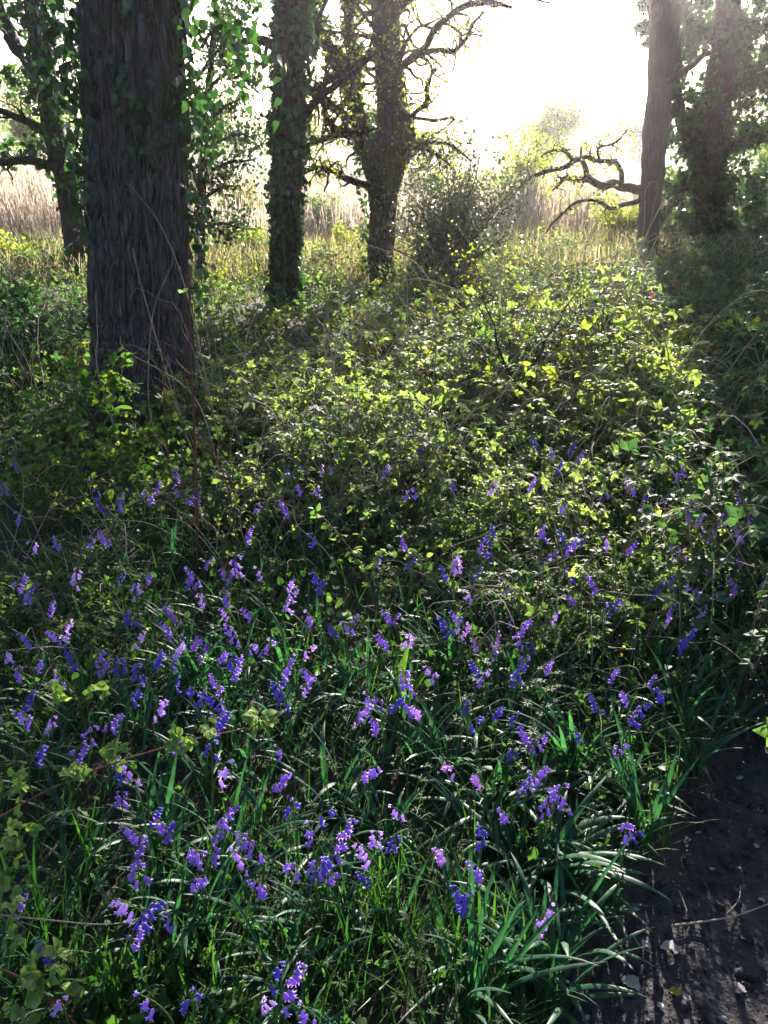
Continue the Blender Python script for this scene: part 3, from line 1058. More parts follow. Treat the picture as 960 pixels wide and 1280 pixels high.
# reeds and rough grass of the field, uncountable
n = 30000
ry = 16.5 + 30 * rng.uniform(0, 1, n) ** 1.5
rx = rng.uniform(-.62, .62, n) * ry
k = noise(rx * .35, ry * .25, seed=51) > .33 - .2 * (ry > 22)
rx, ry = rx[k], ry[k]
hh = (.42 + 1.3 * noise(rx * .45, ry * .45, seed=52) ** 1.3) * rng.uniform(.55, 1.3, len(rx))
V, F = blades(np.stack((rx, ry, terrain(rx, ry)), -1), rng.uniform(0, 2 * PI, len(rx)), hh, .012 + .0004 * ry, rng.uniform(.0, .42, len(rx)), rng.uniform(0, .6, len(rx)), K=3, fold=0)
tag(MB().add(V, F).build('reeds', M['reed']), 'band of dry pinkish-brown reeds filling the field beyond the trees', 'reeds', kind='stuff')
n = 26000
ry = 11 + 24 * rng.uniform(0, 1, n) ** 1.4
rx = rng.uniform(-.6, .6, n) * ry
V, F = blades(np.stack((rx, ry, terrain(rx, ry)), -1), rng.uniform(0, 2 * PI, n), rng.uniform(.2, .55, n), .012, rng.uniform(.05, .5, n), rng.uniform(.2, 1.0, n), K=3, fold=.1)
tag(MB().add(V, F).build('rough_grass', M['field_grass']), 'rough yellowish grass at the foot of the reeds', 'grass', kind='stuff')

# ------------------------------------------------------------------ brambles
TRUNKS = [(OX, OY, .5), (*s2[0, :2], .25), (*s3[0, :2], .25), (*s4[0, :2], .25), (*s5[0, :2], .3), (*s6[0, :2], .25)]


def bramble_proto(form, seed):
    R = np.random.default_rng(seed)
    W, H, n = {'low spreading': (.62, .30, 30), 'domed': (.55, .50, 34), 'arching': (.70, .62, 26), 'tangled': (.60, .44, 40), 'upright': (.42, .72, 24)}[form]
    root = thing('bramble_bush', None, 'bramble')
    K = 14
    t = np.linspace(0, 1, K)
    az = R.uniform(0, 2 * PI, n)
    reach = W * R.uniform(.45, 1.25, n)
    hgt = H * R.uniform(.55, 1.15, n)
    b0 = R.normal(size=(n, 2)) * W * .35
    wig = (np.stack([noise(t[None] * 4 + np.arange(n)[:, None] * 7.7, q, seed=seed) for q in range(3)], -1) - .5) * .16
    P = np.zeros((n, K, 3))
    P[..., 0] = b0[:, :1] + np.cos(az)[:, None] * reach[:, None] * t ** 1.2
    P[..., 1] = b0[:, 1:] + np.sin(az)[:, None] * reach[:, None] * t ** 1.2
    P[..., 2] = hgt[:, None] * np.sin(np.minimum(t * PI * .78, PI)) - .03
    P += wig * t[None, :, None]
    rr = .0042 * (1 - .7 * t)[None] * R.uniform(.7, 1.3, n)[:, None]
    MB().add(*tubes(P, rr, 5)).build('cane', M['pale_cane'] if seed % 3 == 0 else M['twig'], root)
    nb = 11
    az2 = R.uniform(0, 2 * PI, nb)
    reach2, h2 = W * R.uniform(.3, 1.7, nb), H * R.uniform(.9, 1.75, nb)
    B = np.zeros((nb, K, 3))
    B[..., 0] = R.normal(size=(nb, 1)) * W * .4 + np.cos(az2)[:, None] * reach2[:, None] * t
    B[..., 1] = R.normal(size=(nb, 1)) * W * .4 + np.sin(az2)[:, None] * reach2[:, None] * t
    B[..., 2] = h2[:, None] * np.sin(t * PI * R.uniform(.45, .8, (nb, 1))) - .03
    B += (np.stack([noise(t[None] * 5 + np.arange(nb)[:, None] * 5.3, q, seed=seed + 50) for q in range(3)], -1) - .5) * .14 * t[None, :, None]
    MB().add(*tubes(B, .0036 * (1 - .65 * t)[None] * R.uniform(.6, 1.3, (nb, 1)), 5)).build('dead_cane', M['pale_cane'], root)
    m = n * 12
    ci, ti = R.integers(0, n, m), R.uniform(.22, 1, m)
    k0 = np.minimum((ti * (K - 1)).astype(int), K - 2)
    f = (ti * (K - 1) - k0)[:, None]
    pos = P[ci, k0] * (1 - f) + P[ci, k0 + 1] * f
    ax = R.normal(size=(m, 3))
    ax[:, 2] = ax[:, 2] * .35 + .1
    ax = nrm(ax)
    nn = R.normal(size=(m, 3)) * .5
    nn[:, 2] += .9
    size = R.uniform(.024, .058, m)
    V, F = scatter(TRIFOL_LOW, pos + ax * .012, ax, nn, size)
    MB().add(V, F).build('foliage', M['bramble_mid'], root)
    return root


FORMS = ['low spreading', 'domed', 'arching', 'tangled', 'upright']
PROTO = {}
for k, fm in enumerate(FORMS):
    PROTO[fm] = [bramble_proto(fm, 401 + k), bramble_proto(fm, 411 + k)]
USEDP = set()
MARKS = [((OX, OY), 'the big oak'), (tuple(s2[0, :2]), 'the ivy-sleeved trunk'), (tuple(s3[0, :2]), 'the gnarled oak'), (tuple(s4[0, :2]), 'the slim brown trunk'), (tuple(s5[0, :2]), 'the ivy-clad trunk'),
         (tuple(s6[0, :2]), 'the leaning trunk'), (tuple(at(565, 372, 10.6)[:2]), 'the evergreen shrub'), (tuple(at(645, 500, 5.6)[:2]), 'the forked sapling'), ((2.2, 4.6), 'the long grass by the path'), ((0.1, 4.2), 'the bluebell drift')]
SIZE_WORDS = ['small', 'bushy', 'large']


def add_bramble(x, y, form, tone, scale, rot):
    v = int(rng.integers(2))
    key = (form, v)
    src = PROTO[form][v]
    if key in USEDP:
        o = dup(src, (x, y, float(terrain(x, y))), rot, scale)
    else:
        USEDP.add(key)
        o = src
        o.location = (x, y, float(terrain(x, y)))
        o.rotation_euler = (0, 0, rot)
        o.scale = (scale,) * 3
    if project((x, y, .4))[0] > 790:
        for ch in list(o.children):
            if ch.name.startswith('dead_cane') and key in USEDP and o is not src:
                bpy.data.objects.remove(ch)
    for ch in o.children:
        if ch.name.startswith('foliage'):
            ch.material_slots[0].link = 'OBJECT'
            ch.material_slots[0].material = M[dict(BRAMBLE_TONES)[tone]]
    ds = sorted((math.hypot(x - p[0], y - p[1]), p, w) for p, w in MARKS)
    opts = []
    sz = SIZE_WORDS[0 if scale < .9 else 1 if scale < 1.2 else 2]
    for d, p, w in ds[:3]:
        rel = 'in front of' if y < p[1] - abs(x - p[0]) else 'behind' if y > p[1] + abs(x - p[0]) else ('to the left of' if x < p[0] else 'to the right of')
        near = 'close' if d < 1.3 else 'well' if d > 3 else ''
        opts.append(' '.join(f'{sz} {form} {tone} bramble {near} {rel} {w}'.split()))
    for (d, p, w), (d2, p2, w2) in ((ds[0], ds[1]), (ds[0], ds[2]), (ds[1], ds[2])):
        opts.append(f'{sz} {form} {tone} bramble between {w} and {w2}')
    tag(o, unique(opts), 'bramble', 'bramble bushes in the clearing')
    return o


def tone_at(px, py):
    """leaf tone by place, with sun and shade put into the colour"""
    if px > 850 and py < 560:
        return ['dark green', 'grey-green', 'dark green']  # shade of the right-hand trees put into the leaf tone
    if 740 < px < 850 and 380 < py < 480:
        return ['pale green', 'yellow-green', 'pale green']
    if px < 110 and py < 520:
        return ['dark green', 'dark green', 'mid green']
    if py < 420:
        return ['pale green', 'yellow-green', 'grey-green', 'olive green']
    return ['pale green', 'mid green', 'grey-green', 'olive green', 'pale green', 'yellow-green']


pts = []
tries = 0
while len(pts) < 175 and tries < 40000:
    tries += 1
    y = 3.6 + 10.6 * rng.uniform() ** .9
    x = rng.uniform(-.56, .56) * (y + .6)
    if any(math.hypot(x - a, y - b) < r + .12 for a, b, r in TRUNKS):
        continue
    if y < 4.6 and noise(x * 1.2, y * 1.2, seed=61) < .5:
        continue
    if path_s(x, y) > -.9:
        continue
    if noise(x * .75, y * .75, seed=62) < .33:
        continue
    md = .48 + .035 * y * .6
    if any(math.hypot(x - a, y - b) < md for a, b in pts):
        continue
    pts.append((x, y))
for (x, y) in pts:
    px, py, zc = project((x, y, .35))
    form = FORMS[int(rng.integers(5))]
    if px > 720 and px < 870 and y > 6 and y < 9.5:
        form = ['domed', 'arching'][int(rng.integers(2))]
    tones = tone_at(px, py)
    sc_ = rng.uniform(.8, 1.15) * (1.0 if y > 5.5 else .8)
    if y > 6.2 and not (720 < px < 900 and y < 9.5):
        sc_ *= .74
        form = ['low spreading', 'tangled', 'domed', 'arching', 'tangled'][int(rng.integers(5))]
    if any(abs(x - a * y / b) < .5 and b - 3.4 < y < b for a, b, _ in TRUNKS[1:4]):
        form, sc_ = 'low spreading', .55
    add_bramble(x, y, form, tones[int(rng.integers(len(tones)))], sc_, rng.uniform(0, 2 * PI))

# the carpet of small leaves under the brambles: uncountable
n = 30000
y = 3.4 + 11.5 * rng.uniform(0, 1, n) ** 1.1
x = rng.uniform(-.56, .56, n) * (y + .5)
k = path_s(x, y) < -.5
x, y = x[k], y[k]
z = terrain(x, y) + rng.uniform(.02, .30, len(x)) * (.35 + noise(x * 1.1, y * 1.1, seed=77))
V, F = scatter(OVATE_LOW, np.stack((x, y, z), -1), rdir(len(x), .1), rdir(len(x), .9), rng.uniform(.025, .06, len(x)))
tag(MB().add(V, F).build('undergrowth', M['bramble_mid']), 'tangled carpet of small leaves filling the ground beneath the brambles', 'undergrowth', kind='stuff')


# ------------------------------------------------------------------ saplings and bramble canes with a shape of their own
def wander(a, b, n, amp, seed):
    t = np.linspace(0, 1, n)[:, None]
    w = np.stack([noise(t[:, 0] * 5, q * 4.3, seed=seed) for q in range(3)], -1) - .5
    return np.asarray(a) + (np.asarray(b) - np.asarray(a)) * t + w * amp * np.sin(t * PI * .9)


def spray(name, label, cat, lines, mat, leaves=(), leafmat_='young_leaf', tpl=TRIFOL, size=.04, along=0, alongsize=.03, side_twigs=0, seed=1, group=None):
    """lines: (points, radius from, radius to); leaves: (point, number, spread) clusters"""
    base = np.asarray(lines[0][0][0], float)
    root = thing(name, label, cat, base, group)
    b, tips = MB(), []
    for (p, r0, r1) in lines:
        p = np.asarray(p, float) - base
        s = smooth_line(np.hstack((p, np.linspace(r0, r1, len(p))[:, None])), max(14, len(p) * 7))
        b.add(*tubes(s[:, :3], s[:, 3], 6))
        if side_twigs:
            twigs(b, s, side_twigs, .14, seed, tips, .35, .25, 1)
        if along:
            kk = np.random.default_rng(seed).integers(3, len(s), along)
            tips += [q for q in s[kk, :3]]
    b.build('stem', M[mat], root)
    lb = MB()
    for (c, n, sp) in leaves:
        c = np.asarray(c, float) - base
        d = rdir(n, .35)
        P = c + d * sp * rng.uniform(.1, .7, (n, 1))
        nn = rdir(n, .8, .7)
        lb.add(*scatter(tpl, P, d * [1, 1, .4], nn, size * rng.uniform(.65, 1.25, n)))
    if tips:
        T = np.asarray(tips)
        d = rdir(len(T), .25)
        lb.add(*scatter(tpl, T + d * .006, d, rdir(len(T), .8, .6), alongsize * rng.uniform(.5, 1.25, len(T))))
    if lb.n:
        lb.build('foliage', M[leafmat_], root)
    return root


# pale bramble cane hung with bright leaf clusters, lower left
ln = [on(-40, 1045, .22), on(60, 988, .27), on(140, 955, .30), on(230, 928, .32), on(300, 912, .33), on(322, 905, .34)]
spray('bramble_cane', 'long dark bramble cane carrying bright clusters of young leaves above the grass', 'bramble', [(ln, .0028, .0014)], 'red_stem',
      [(on(325, 900, .34), 16, .035), (on(226, 930, .33), 14, .035), (on(150, 942, .32), 9, .035), (on(92, 972, .29), 13, .04), (on(60, 870, .34), 8, .05), (on(262, 908, .34), 5, .03), (on(20, 985, .28), 9, .05), (on(125, 868, .34), 5, .03)], size=.022)
# red cane at the bottom left
ln = [on(110, 1300, .10), on(85, 1270, .14), on(50, 1238, .18), on(10, 1215, .20), on(-40, 1200, .22)]
ln2 = [on(50, 1238, .18), on(85, 1200, .20), on(115, 1178, .20)]
spray('bramble_cane', 'stout red bramble cane with crinkled leaves at the bottom corner', 'bramble', [(ln, .0035, .002), (ln2, .0015, .0007)], 'red_stem',
      [(on(55, 1215, .20), 8, .05), (on(30, 1250, .18), 7, .05), (on(72, 1205, .2), 5, .03), (on(10, 1180, .2), 4, .04), (on(88, 1250, .15), 5, .03)], size=.023)
spray('bramble_cane', 'thin arching bramble cane reaching in from the side over dark grass', 'bramble', [([on(-30, 1140, .2), on(60, 1150, .24), on(140, 1155, .22), on(200, 1140, .12)], .0018, .0008)], 'pale_cane',
      [(on(8, 1120, .24), 7, .05), (on(15, 1075, .24), 6, .05), (on(20, 1040, .26), 8, .05)], size=.022)
# round yellow-green leaves in the middle
def along_line(pts, n):
    return smooth_line(np.asarray(pts, float), n)


ln = [at(475, 800, 2.5), at(462, 730, 2.6), at(440, 690, 2.7), at(412, 655, 2.75), at(395, 640, 2.8)]
ln2 = [at(452, 705, 2.65), at(480, 690, 2.6), at(515, 692, 2.6), at(530, 700, 2.6)]
ln3 = [at(440, 690, 2.7), at(455, 660, 2.7), at(460, 640, 2.75)]
LV = [(q, 3, .03) for q in along_line(ln, 9)[3:]] + [(q, 3, .03) for q in along_line(ln2, 6)] + [(q, 3, .03) for q in along_line(ln3, 4)]
spray('hazel_sapling', 'arching sapling twig with round glowing yellow-green leaves', 'sapling', [(ln, .003, .0012), (ln2, .0015, .0007), (ln3, .0015, .0007)], 'red_stem', LV, 'round_leaf', OVATE, .03)
ln = [at(470, 860, 2.2), at(455, 800, 2.25), at(440, 770, 2.3), at(415, 760, 2.3)]
spray('hazel_sapling', 'shorter sapling twig with a few pale round leaves over the bluebells', 'sapling', [(ln, .0025, .001)], 'red_stem', [(q, 3, .03) for q in along_line(ln, 6)[2:]], 'round_leaf', ROUND, .032)
# bare reddish sapling stems in front of the oak
stems = [((252, 770), (246, 640), (243, 540), (238, 430), (236, 330), 3.0, .008), ((208, 660), (212, 600), (208, 540), (204, 470), (208, 420), 3.5, .0065), ((290, 730), (292, 650), (282, 600), (262, 560), (248, 520), 3.1, .005),
         ((265, 720), (270, 680), (285, 640), (290, 600), (292, 580), 3.2, .003)]
lines = []
for q in stems:
    lines.append(([at(px, py, q[5]) for px, py in q[:5]], q[6], q[6] * .35))
lines[0][0][0][2] = 0
for a, b in (((243, 540), (190, 470)), ((242, 520), (165, 440)), ((246, 590), (300, 530)), ((240, 470), (175, 400)), ((208, 560), (160, 520)), ((244, 560), (310, 570)), ((238, 430), (205, 350)), ((246, 620), (185, 580))):
    lines.append((wander(at(*a, 3.05), at(*b, 3.15), 8, .12, a[0] + b[1]), .0018, .0006))
spray('bare_sapling', 'bare reddish sapling stems rising in front of the oak bark', 'sapling', lines, 'red_stem', [(at(230, 368, 3.0), 3, .02)], 'young_leaf', OVATE, .02)
cn = [((240, 392), (205, 290), (162, 230), 4.2), ((225, 520), (180, 370), (166, 310), 4.0), ((188, 520), (190, 400), (215, 330), 4.1), ((124, 470), (122, 420), (120, 370), 4.0), ((245, 500), (160, 440), (150, 420), 3.8)]
for k, c in enumerate(cn):
    pts_ = [at(c[0][0], c[0][1], c[3]), at(c[1][0], c[1][1], c[3] + .05), at(c[2][0], c[2][1], c[3] + .1)]
    foot = pts_[0].copy()
    foot[2] = 0
    foot[0] += .1
    lab = ['long pale bramble cane leaning across the oak bark', 'pale upright bramble cane before the middle of the oak trunk', 'pale cane curving right before the oak trunk', 'short pale cane along the near side of the oak bark', 'thin pale cane slanting low across the oak foot'][k]
    spray('bramble_cane', lab, 'bramble', [([foot, *pts_], .0042, .0015)], 'pale_cane', along=6, alongsize=.012, tpl=OVATE, seed=500 + k)

# leafy sapling in front of the oak, left
lines = []
for k, (a, b) in enumerate((((150, 640), (95, 490)), ((150, 640), (150, 450)), ((120, 640), (75, 470)), ((60, 700), (25, 560)), ((200, 640), (215, 545)), ((90, 660), (35, 500)), ((170, 620), (130, 560)), ((60, 640), (110, 540)))):
    A = at(a[0], a[1], 3.5)
    A[2] = 0.02
    lines.append((wander(A, at(b[0], b[1], 3.5 + .08 * (k % 3)), 10, .18, 600 + k), .004, .0012))
LV = [(at(px, py, 3.5), n, .07) for px, py, n in ((85, 470, 9), (150, 455, 12), (105, 495, 12), (125, 480, 10), (160, 490, 10), (70, 520, 10), (95, 540, 10), (60, 580, 14), (125, 575, 12), (90, 610, 12), (30, 600, 9), (170, 545, 10), (190, 545, 8), (215, 530, 7), (165, 590, 10), (200, 580, 8), (20, 520, 6), (140, 520, 8), (205, 500, 5))]
spray('leafy_sapling', 'leafy bright green sapling with many fine stems before the oak foot', 'sapling', lines, 'twig', [(c_, int(n_ * 1.7), s_ * 1.15) for c_, n_, s_ in LV], 'sapling_leaf', TRIFOL_MID, .036, side_twigs=4, alongsize=.024, seed=61)
big = [(at(px, py, 3.3), 1) for px, py in ((36, 500), (44, 505), (128, 505), (140, 512), (86, 530), (40, 580), (60, 555))]
P = np.array([q[0] for q in big])
foot = at(50, 640, 3.3)
foot[2] = .02
lns = [(wander(foot, p - np.array((0, 0, .01)), 8, .1, 620 + k), .0016, .0008) for k, p in enumerate(P)]
r_ = spray('dogwood_sapling', 'thin sapling with a few large yellow and green leaves, left of the oak', 'sapling', lns, 'red_stem', [(p, 2, .02) for p in P], 'sapling_leaf', ROUND, .065)

# forked sapling in the middle distance
YF = 4.9
fk = at(646, 490, YF)
foot = at(628, 560, YF)
foot[2] = 0
lines = [([foot, at(640, 520, YF), fk], .016, .012), ([fk, at(634, 462, YF), at(622, 432, YF + .03), at(618, 408, YF + .05), at(605, 378, YF + .1), at(603, 355, YF + .1), at(594, 330, YF + .1)], .009, .0025), ([fk, at(658, 466, YF), at(676, 442, YF - .03), at(682, 424, YF - .05), at(700, 400, YF - .1), at(706, 386, YF - .1), at(720, 366, YF - .1)], .011, .003)]
for k, (a, b) in enumerate((((616, 410), (560, 320)), ((606, 380), (640, 330)), ((700, 395), (735, 360)), ((684, 425), (650, 380)), ((630, 455), (590, 430)), ((600, 350), (575, 330)))):
    lines.append((wander(at(*a, YF), at(*b, YF + .1), 8, .16, 640 + k), .0042, .0012))
spray('forked_sapling', 'dark sapling forking into a wide V above the brambles', 'sapling', lines, 'bark', (), 'bramble_yellow', OVATE, .03, along=3, alongsize=.016, side_twigs=4, seed=64)
mid = [('upright bramble cane rising behind the dense green hummock', [(590, 470), (605, 400), (600, 330)], 6.6), ('long bent cane arching over the pale brambles', [(540, 500), (430, 395), (330, 400)], 6.4),
       ('pale straight cane leaning out of the sunny brambles', [(760, 430), (800, 405), (840, 372)], 7.2), ('thin dark cane standing among the sunny brambles', [(470, 560), (465, 450), (455, 370)], 6.0),
       ('leaning cane with sparse yellow leaves near the gnarled oak', [(500, 470), (530, 420), (560, 370)], 7.0), ('slanting bare cane beside the ivy-sleeved trunk', [(330, 500), (380, 440), (440, 400)], 6.8),
       ('leafy cane bending over the bluebells in the middle', [(720, 640), (660, 580), (560, 600)], 4.0), ('low cane with drooping leaves above the bluebell drift', [(590, 640), (600, 575), (650, 565)], 4.1)]
for k, (lab, q, Yq) in enumerate(mid):
    pts_ = [at(px, py, Yq + .1 * i_) for i_, (px, py) in enumerate(q)]
    foot = pts_[0].copy()
    foot[2] = 0
    leafy = k >= 6
    spray('bramble_cane', lab, 'bramble', [([foot, *pts_], .004, .0012)], 'red_stem' if k % 2 else 'twig', [(q_, 6, .06) for q_ in along_line(pts_, 7)] if leafy else (), 'bramble_pale' if leafy else 'bramble_yellow', TRIFOL_MID, .036, along=0 if leafy else 22, alongsize=.02, side_twigs=0 if leafy else 3, seed=700 + k)

# near, low bramble mounds among the bluebells
near_br = [(660, 735, .22, 'mid green', 'low spreading', .62), (735, 720, .22, 'mid green', 'tangled', .6), (780, 660, .24, 'pale green', 'arching', .62), (600, 670, .24, 'pale green', 'low spreading', .6), (560, 640, .24, 'mid green', 'tangled', .6), (690, 830, .14, 'dark green', 'low spreading', .5),
           (330, 660, .2, 'mid green', 'low spreading', .55), (380, 600, .25, 'pale green', 'domed', .6), (100, 680, .2, 'mid green', 'low spreading', .55), (20, 740, .18, 'mid green', 'tangled', .5), (480, 560, .25, 'pale green', 'arching', .65), (290, 590, .25, 'grey-green', 'tangled', .6), (640, 590, .28, 'pale green', 'domed', .7), (860, 640, .22, 'pale green', 'arching', .6), (90, 770, .16, 'pale green', 'low spreading', .42), (780, 760, .16, 'mid green', 'tangled', .5), (880, 800, .1, 'dark green', 'low spreading', .42)]
near_br += [(880, 620, .3, 'mid green', 'low spreading', .6), (1010, 800, .25, 'dark green', 'upright', .62), (1030, 745, .2, 'dark green', 'domed', .95), (1080, 690, .25, 'dark green', 'domed', 1.15), (1120, 740, .25, 'mid green', 'arching', 1.0), (1020, 625, .3, 'dark green', 'domed', .85), (1150, 660, .3, 'dark green', 'domed', 1.2), (860, 318, .45, 'grey-green', 'domed', 1.15), (905, 322, .45, 'dark green', 'domed', 1.2), (950, 325, .45, 'dark green', 'arching', 1.2), (828, 326, .4, 'grey-green', 'tangled', 1.0), (930, 342, .4, 'dark green', 'upright', 1.1), (978, 338, .4, 'dark green', 'domed', 1.2), (875, 340, .4, 'mid green', 'domed', 1.1), (790, 345, .35, 'grey-green', 'domed', .9), (1000, 380, .4, 'dark green', 'domed', 1.2), (1010, 440, .4, 'dark green', 'domed', 1.1)]  # those off the right edge by the path: unseen, added to shade it
near_br += [(830, 350, .4, 'grey-green', 'domed', 1.0), (880, 365, .4, 'dark green', 'domed', 1.1), (930, 375, .4, 'dark green', 'upright', 1.0), (960, 420, .4, 'dark green', 'domed', 1.1), (900, 420, .4, 'dark green', 'arching', 1.1), (860, 455, .4, 'grey-green', 'tangled', 1.0), (930, 470, .4, 'dark green', 'domed', 1.0), (885, 510, .35, 'mid green', 'tangled', .9), (970, 520, .35, 'dark green', 'domed', .95),
            (560, 430, .4, 'grey-green', 'domed', 1.05), (620, 405, .4, 'pale green', 'arching', 1.05), (690, 425, .4, 'grey-green', 'domed', 1.1), (755, 405, .45, 'pale green', 'upright', 1.15), (800, 425, .45, 'pale green', 'domed', 1.2), (845, 405, .45, 'yellow-green', 'domed', 1.05), (740, 455, .4, 'yellow-green', 'arching', 1.1), (790, 480, .4, 'pale green', 'domed', 1.05), (520, 490, .4, 'pale green', 'arching', 1.0), (420, 470, .35, 'pale green', 'domed', .9), (330, 450, .3, 'pale green', 'domed', .75), (300, 490, .35, 'pale green', 'arching', .9), (590, 520, .3, 'grey-green', 'low spreading', .7), (705, 515, .3, 'mid green', 'low spreading', .75), (470, 425, .35, 'olive green', 'tangled', .9), (370, 520, .35, 'grey-green', 'domed', .9), (440, 545, .35, 'pale green', 'domed', .85), (860, 560, .3, 'pale green', 'arching', .8)]
for (px, py, z, tone, form, s) in near_br:
    p = on(px, py, z)
    add_bramble(p[0], p[1], form, tone, s, rng.uniform(0, 6.28))

tw = [('tangle of bare grey twigs at the edge of the leafy sapling', [((20, 720), (60, 640), (90, 590)), ((70, 740), (40, 650), (0, 600)), ((130, 740), (110, 660), (60, 620)), ((170, 700), (120, 640), (90, 600)), ((0, 690), (30, 610), (10, 560))], 3.0, 'pale_cane'),
      ('bare grey twigs between the red sapling stems and the drift', [((300, 760), (270, 690), (230, 640)), ((190, 790), (150, 720), (110, 690)), ((260, 760), (290, 700), (330, 660)), ((330, 720), (300, 650), (330, 600)), ((100, 720), (150, 640), (190, 620))], 2.9, 'pale_cane'),
      ('pale arching dead canes over the brambles right of the oak', [((300, 520), (370, 430), (470, 440)), ((290, 480), (330, 440), (420, 470)), ((420, 500), (370, 410), (290, 400)), ((460, 520), (520, 440), (610, 450))], 6.2, 'pale_cane'),
      ('pale dead canes criss-crossing the brambles by the forked sapling', [((700, 540), (640, 440), (540, 430)), ((560, 560), (620, 470), (720, 450)), ((760, 540), (740, 450), (780, 400)), ((560, 500), (530, 400), (560, 340)), ((660, 420), (600, 340), (520, 300))], 6.0, 'pale_cane'),
      ('dead canes sticking out of the sunny brambles below the slim brown trunk', [((760, 470), (830, 400), (900, 370)), ((860, 500), (870, 420), (850, 360)), ((900, 520), (850, 450), (790, 430)), ((920, 480), (880, 420), (910, 370))], 7.4, 'twig'),
      ('dry grass stalks and twigs among the shaded brambles on the bank', [((700, 600), (720, 540), (725, 500)), ((760, 600), (745, 540), (760, 510)), ((640, 640), (600, 590), (580, 540)), ((820, 620), (840, 560), (835, 510))], 4.6, 'pale_cane')]
for k, (lab, cs, Yq, mt) in enumerate(tw):
    lines = []
    for i_, c in enumerate(cs):
        f0 = at(*c[0], Yq)
        f0[2] = float(terrain(f0[0], f0[1]))
        lines.append(([f0, at(*c[1], Yq + .05 * i_), at(*c[2], Yq + .1 * i_)], .0032 if Yq > 4 else .0022, .0008))
        lines.append((wander(at(*c[1], Yq + .05 * i_), at(c[2][0] + 60 * (-1) ** i_, c[2][1] - 10, Yq), 8, .1, 900 + k * 9 + i_), .0016, .0006))
    spray('cane_tangle', lab, 'bramble', lines, mt, (), 'bramble_yellow', OVATE, .02, along=5, alongsize=.016, side_twigs=2, seed=940 + k)

for fm, pv_ in PROTO.items():
    for v_, o_ in enumerate(pv_):
        if (fm, v_) not in USEDP:
            for c_ in list(o_.children) + [o_]:
                bpy.data.objects.remove(c_)

# red and yellow leaves caught in the brambles
for (px, py, Yq, mat, lab) in ((840, 360, 8.2, 'red_leaf', 'bright red bramble leaf catching the sun below the slim brown trunk'), (814, 370, 8.0, 'red_leaf', 'orange-red leaf lying on the brambles left of the brightest red one'), (836, 418, 7.4, 'red_leaf', 'reddish leaf on the pale sunny bramble dome'), (695, 345, 9.0, 'red_leaf', 'small orange leaf at the crest of the brambles before the reeds'), (541, 521, 5.2, 'red_leaf', 'single orange leaf in the shadowed brambles near the forked sapling'), (597, 565, 4.1, 'red_leaf', 'orange leaf on the low cane above the bluebells'),
                           (776, 818, 2.1, 'yellow_leaf', 'small yellow leaf among dark stems above the path')):
    p = at(px, py, Yq)
    b = MB()
    m_ = 3
    b.add(*scatter(OVATE, rng.normal(size=(m_, 3)) * .012, rdir(m_), rdir(m_, .2) + np.array((0, -.8, 0)), (.05 if Yq > 3 else .012) * rng.uniform(.7, 1.1, m_)))
    tag(b.build('coloured_leaf', M[mat], loc=p), lab, 'leaf')

# ------------------------------------------------------------------ grass and low leaves of the flower bank (uncountable)
n = 13500
y = .65 + 5.4 * rng.uniform(0, 1, n) ** 1.25
x = rng.uniform(-.58, .58, n) * (y + .35)
s_ = path_s(x, y)
k = ((s_ < -.03) | (s_ > 1.02)) & (noise(x * 3, y * 3, seed=90) > .25)
BC = on(690, 1095, .06)
k &= np.hypot(x - BC[0], y - BC[1]) > .17
x, y = x[k], y[k]
m = len(x)
V, F = blades(np.stack((x, y, terrain(x, y) - .01), -1), rng.uniform(0, 2 * PI, m), rng.uniform(.10, .27, m) * (.7 + .5 * noise(x * 2, y * 2, seed=91)), rng.uniform(.0018, .0045, m), rng.uniform(.05, .7, m), rng.uniform(.2, 1.6, m), K=6, fold=.3, tw=rng.normal(size=m) * .5)
gb = MB().add(V, F)
# taller fresh tufts that catch the light
for (px, py, cnt, L) in ((140, 1230, 26, .24), (165, 1250, 20, .22), (480, 1160, 26, .22), (495, 1110, 16, .2), (70, 1180, 16, .2), (20, 1180, 16, .22), (560, 1200, 14, .2), (300, 1200, 18, .2), (250, 1260, 18, .22), (870, 600, 80, .38), (920, 640, 80, .36), (840, 560, 60, .36), (900, 560, 60, .36), (950, 600, 60, .36), (790, 600, 50, .3), (400, 1230, 14, .2), (120, 1060, 12, .2), (300, 1090, 14, .22), (640, 1220, 14, .2), (950, 690, 50, .25), (880, 760, 40, .22)):
    p = on(px, py, .04)
    q = rng.normal(size=(cnt, 2)) * (.035 if cnt < 40 else .16)
    V, F = blades(np.stack((p[0] + q[:, 0], p[1] + q[:, 1], np.zeros(cnt)), -1), rng.uniform(0, 2 * PI, cnt), L * rng.uniform(.6, 1.2, cnt), rng.uniform(.004, .008, cnt), rng.uniform(.0, .25, cnt), rng.uniform(.1, .7, cnt), K=6, fold=.3, tw=rng.normal(size=cnt) * .3)
    gb.add(V, F)
tag(gb.build('grass', M['grass']), 'fine dark grass covering the bluebell bank', 'grass', kind='stuff')

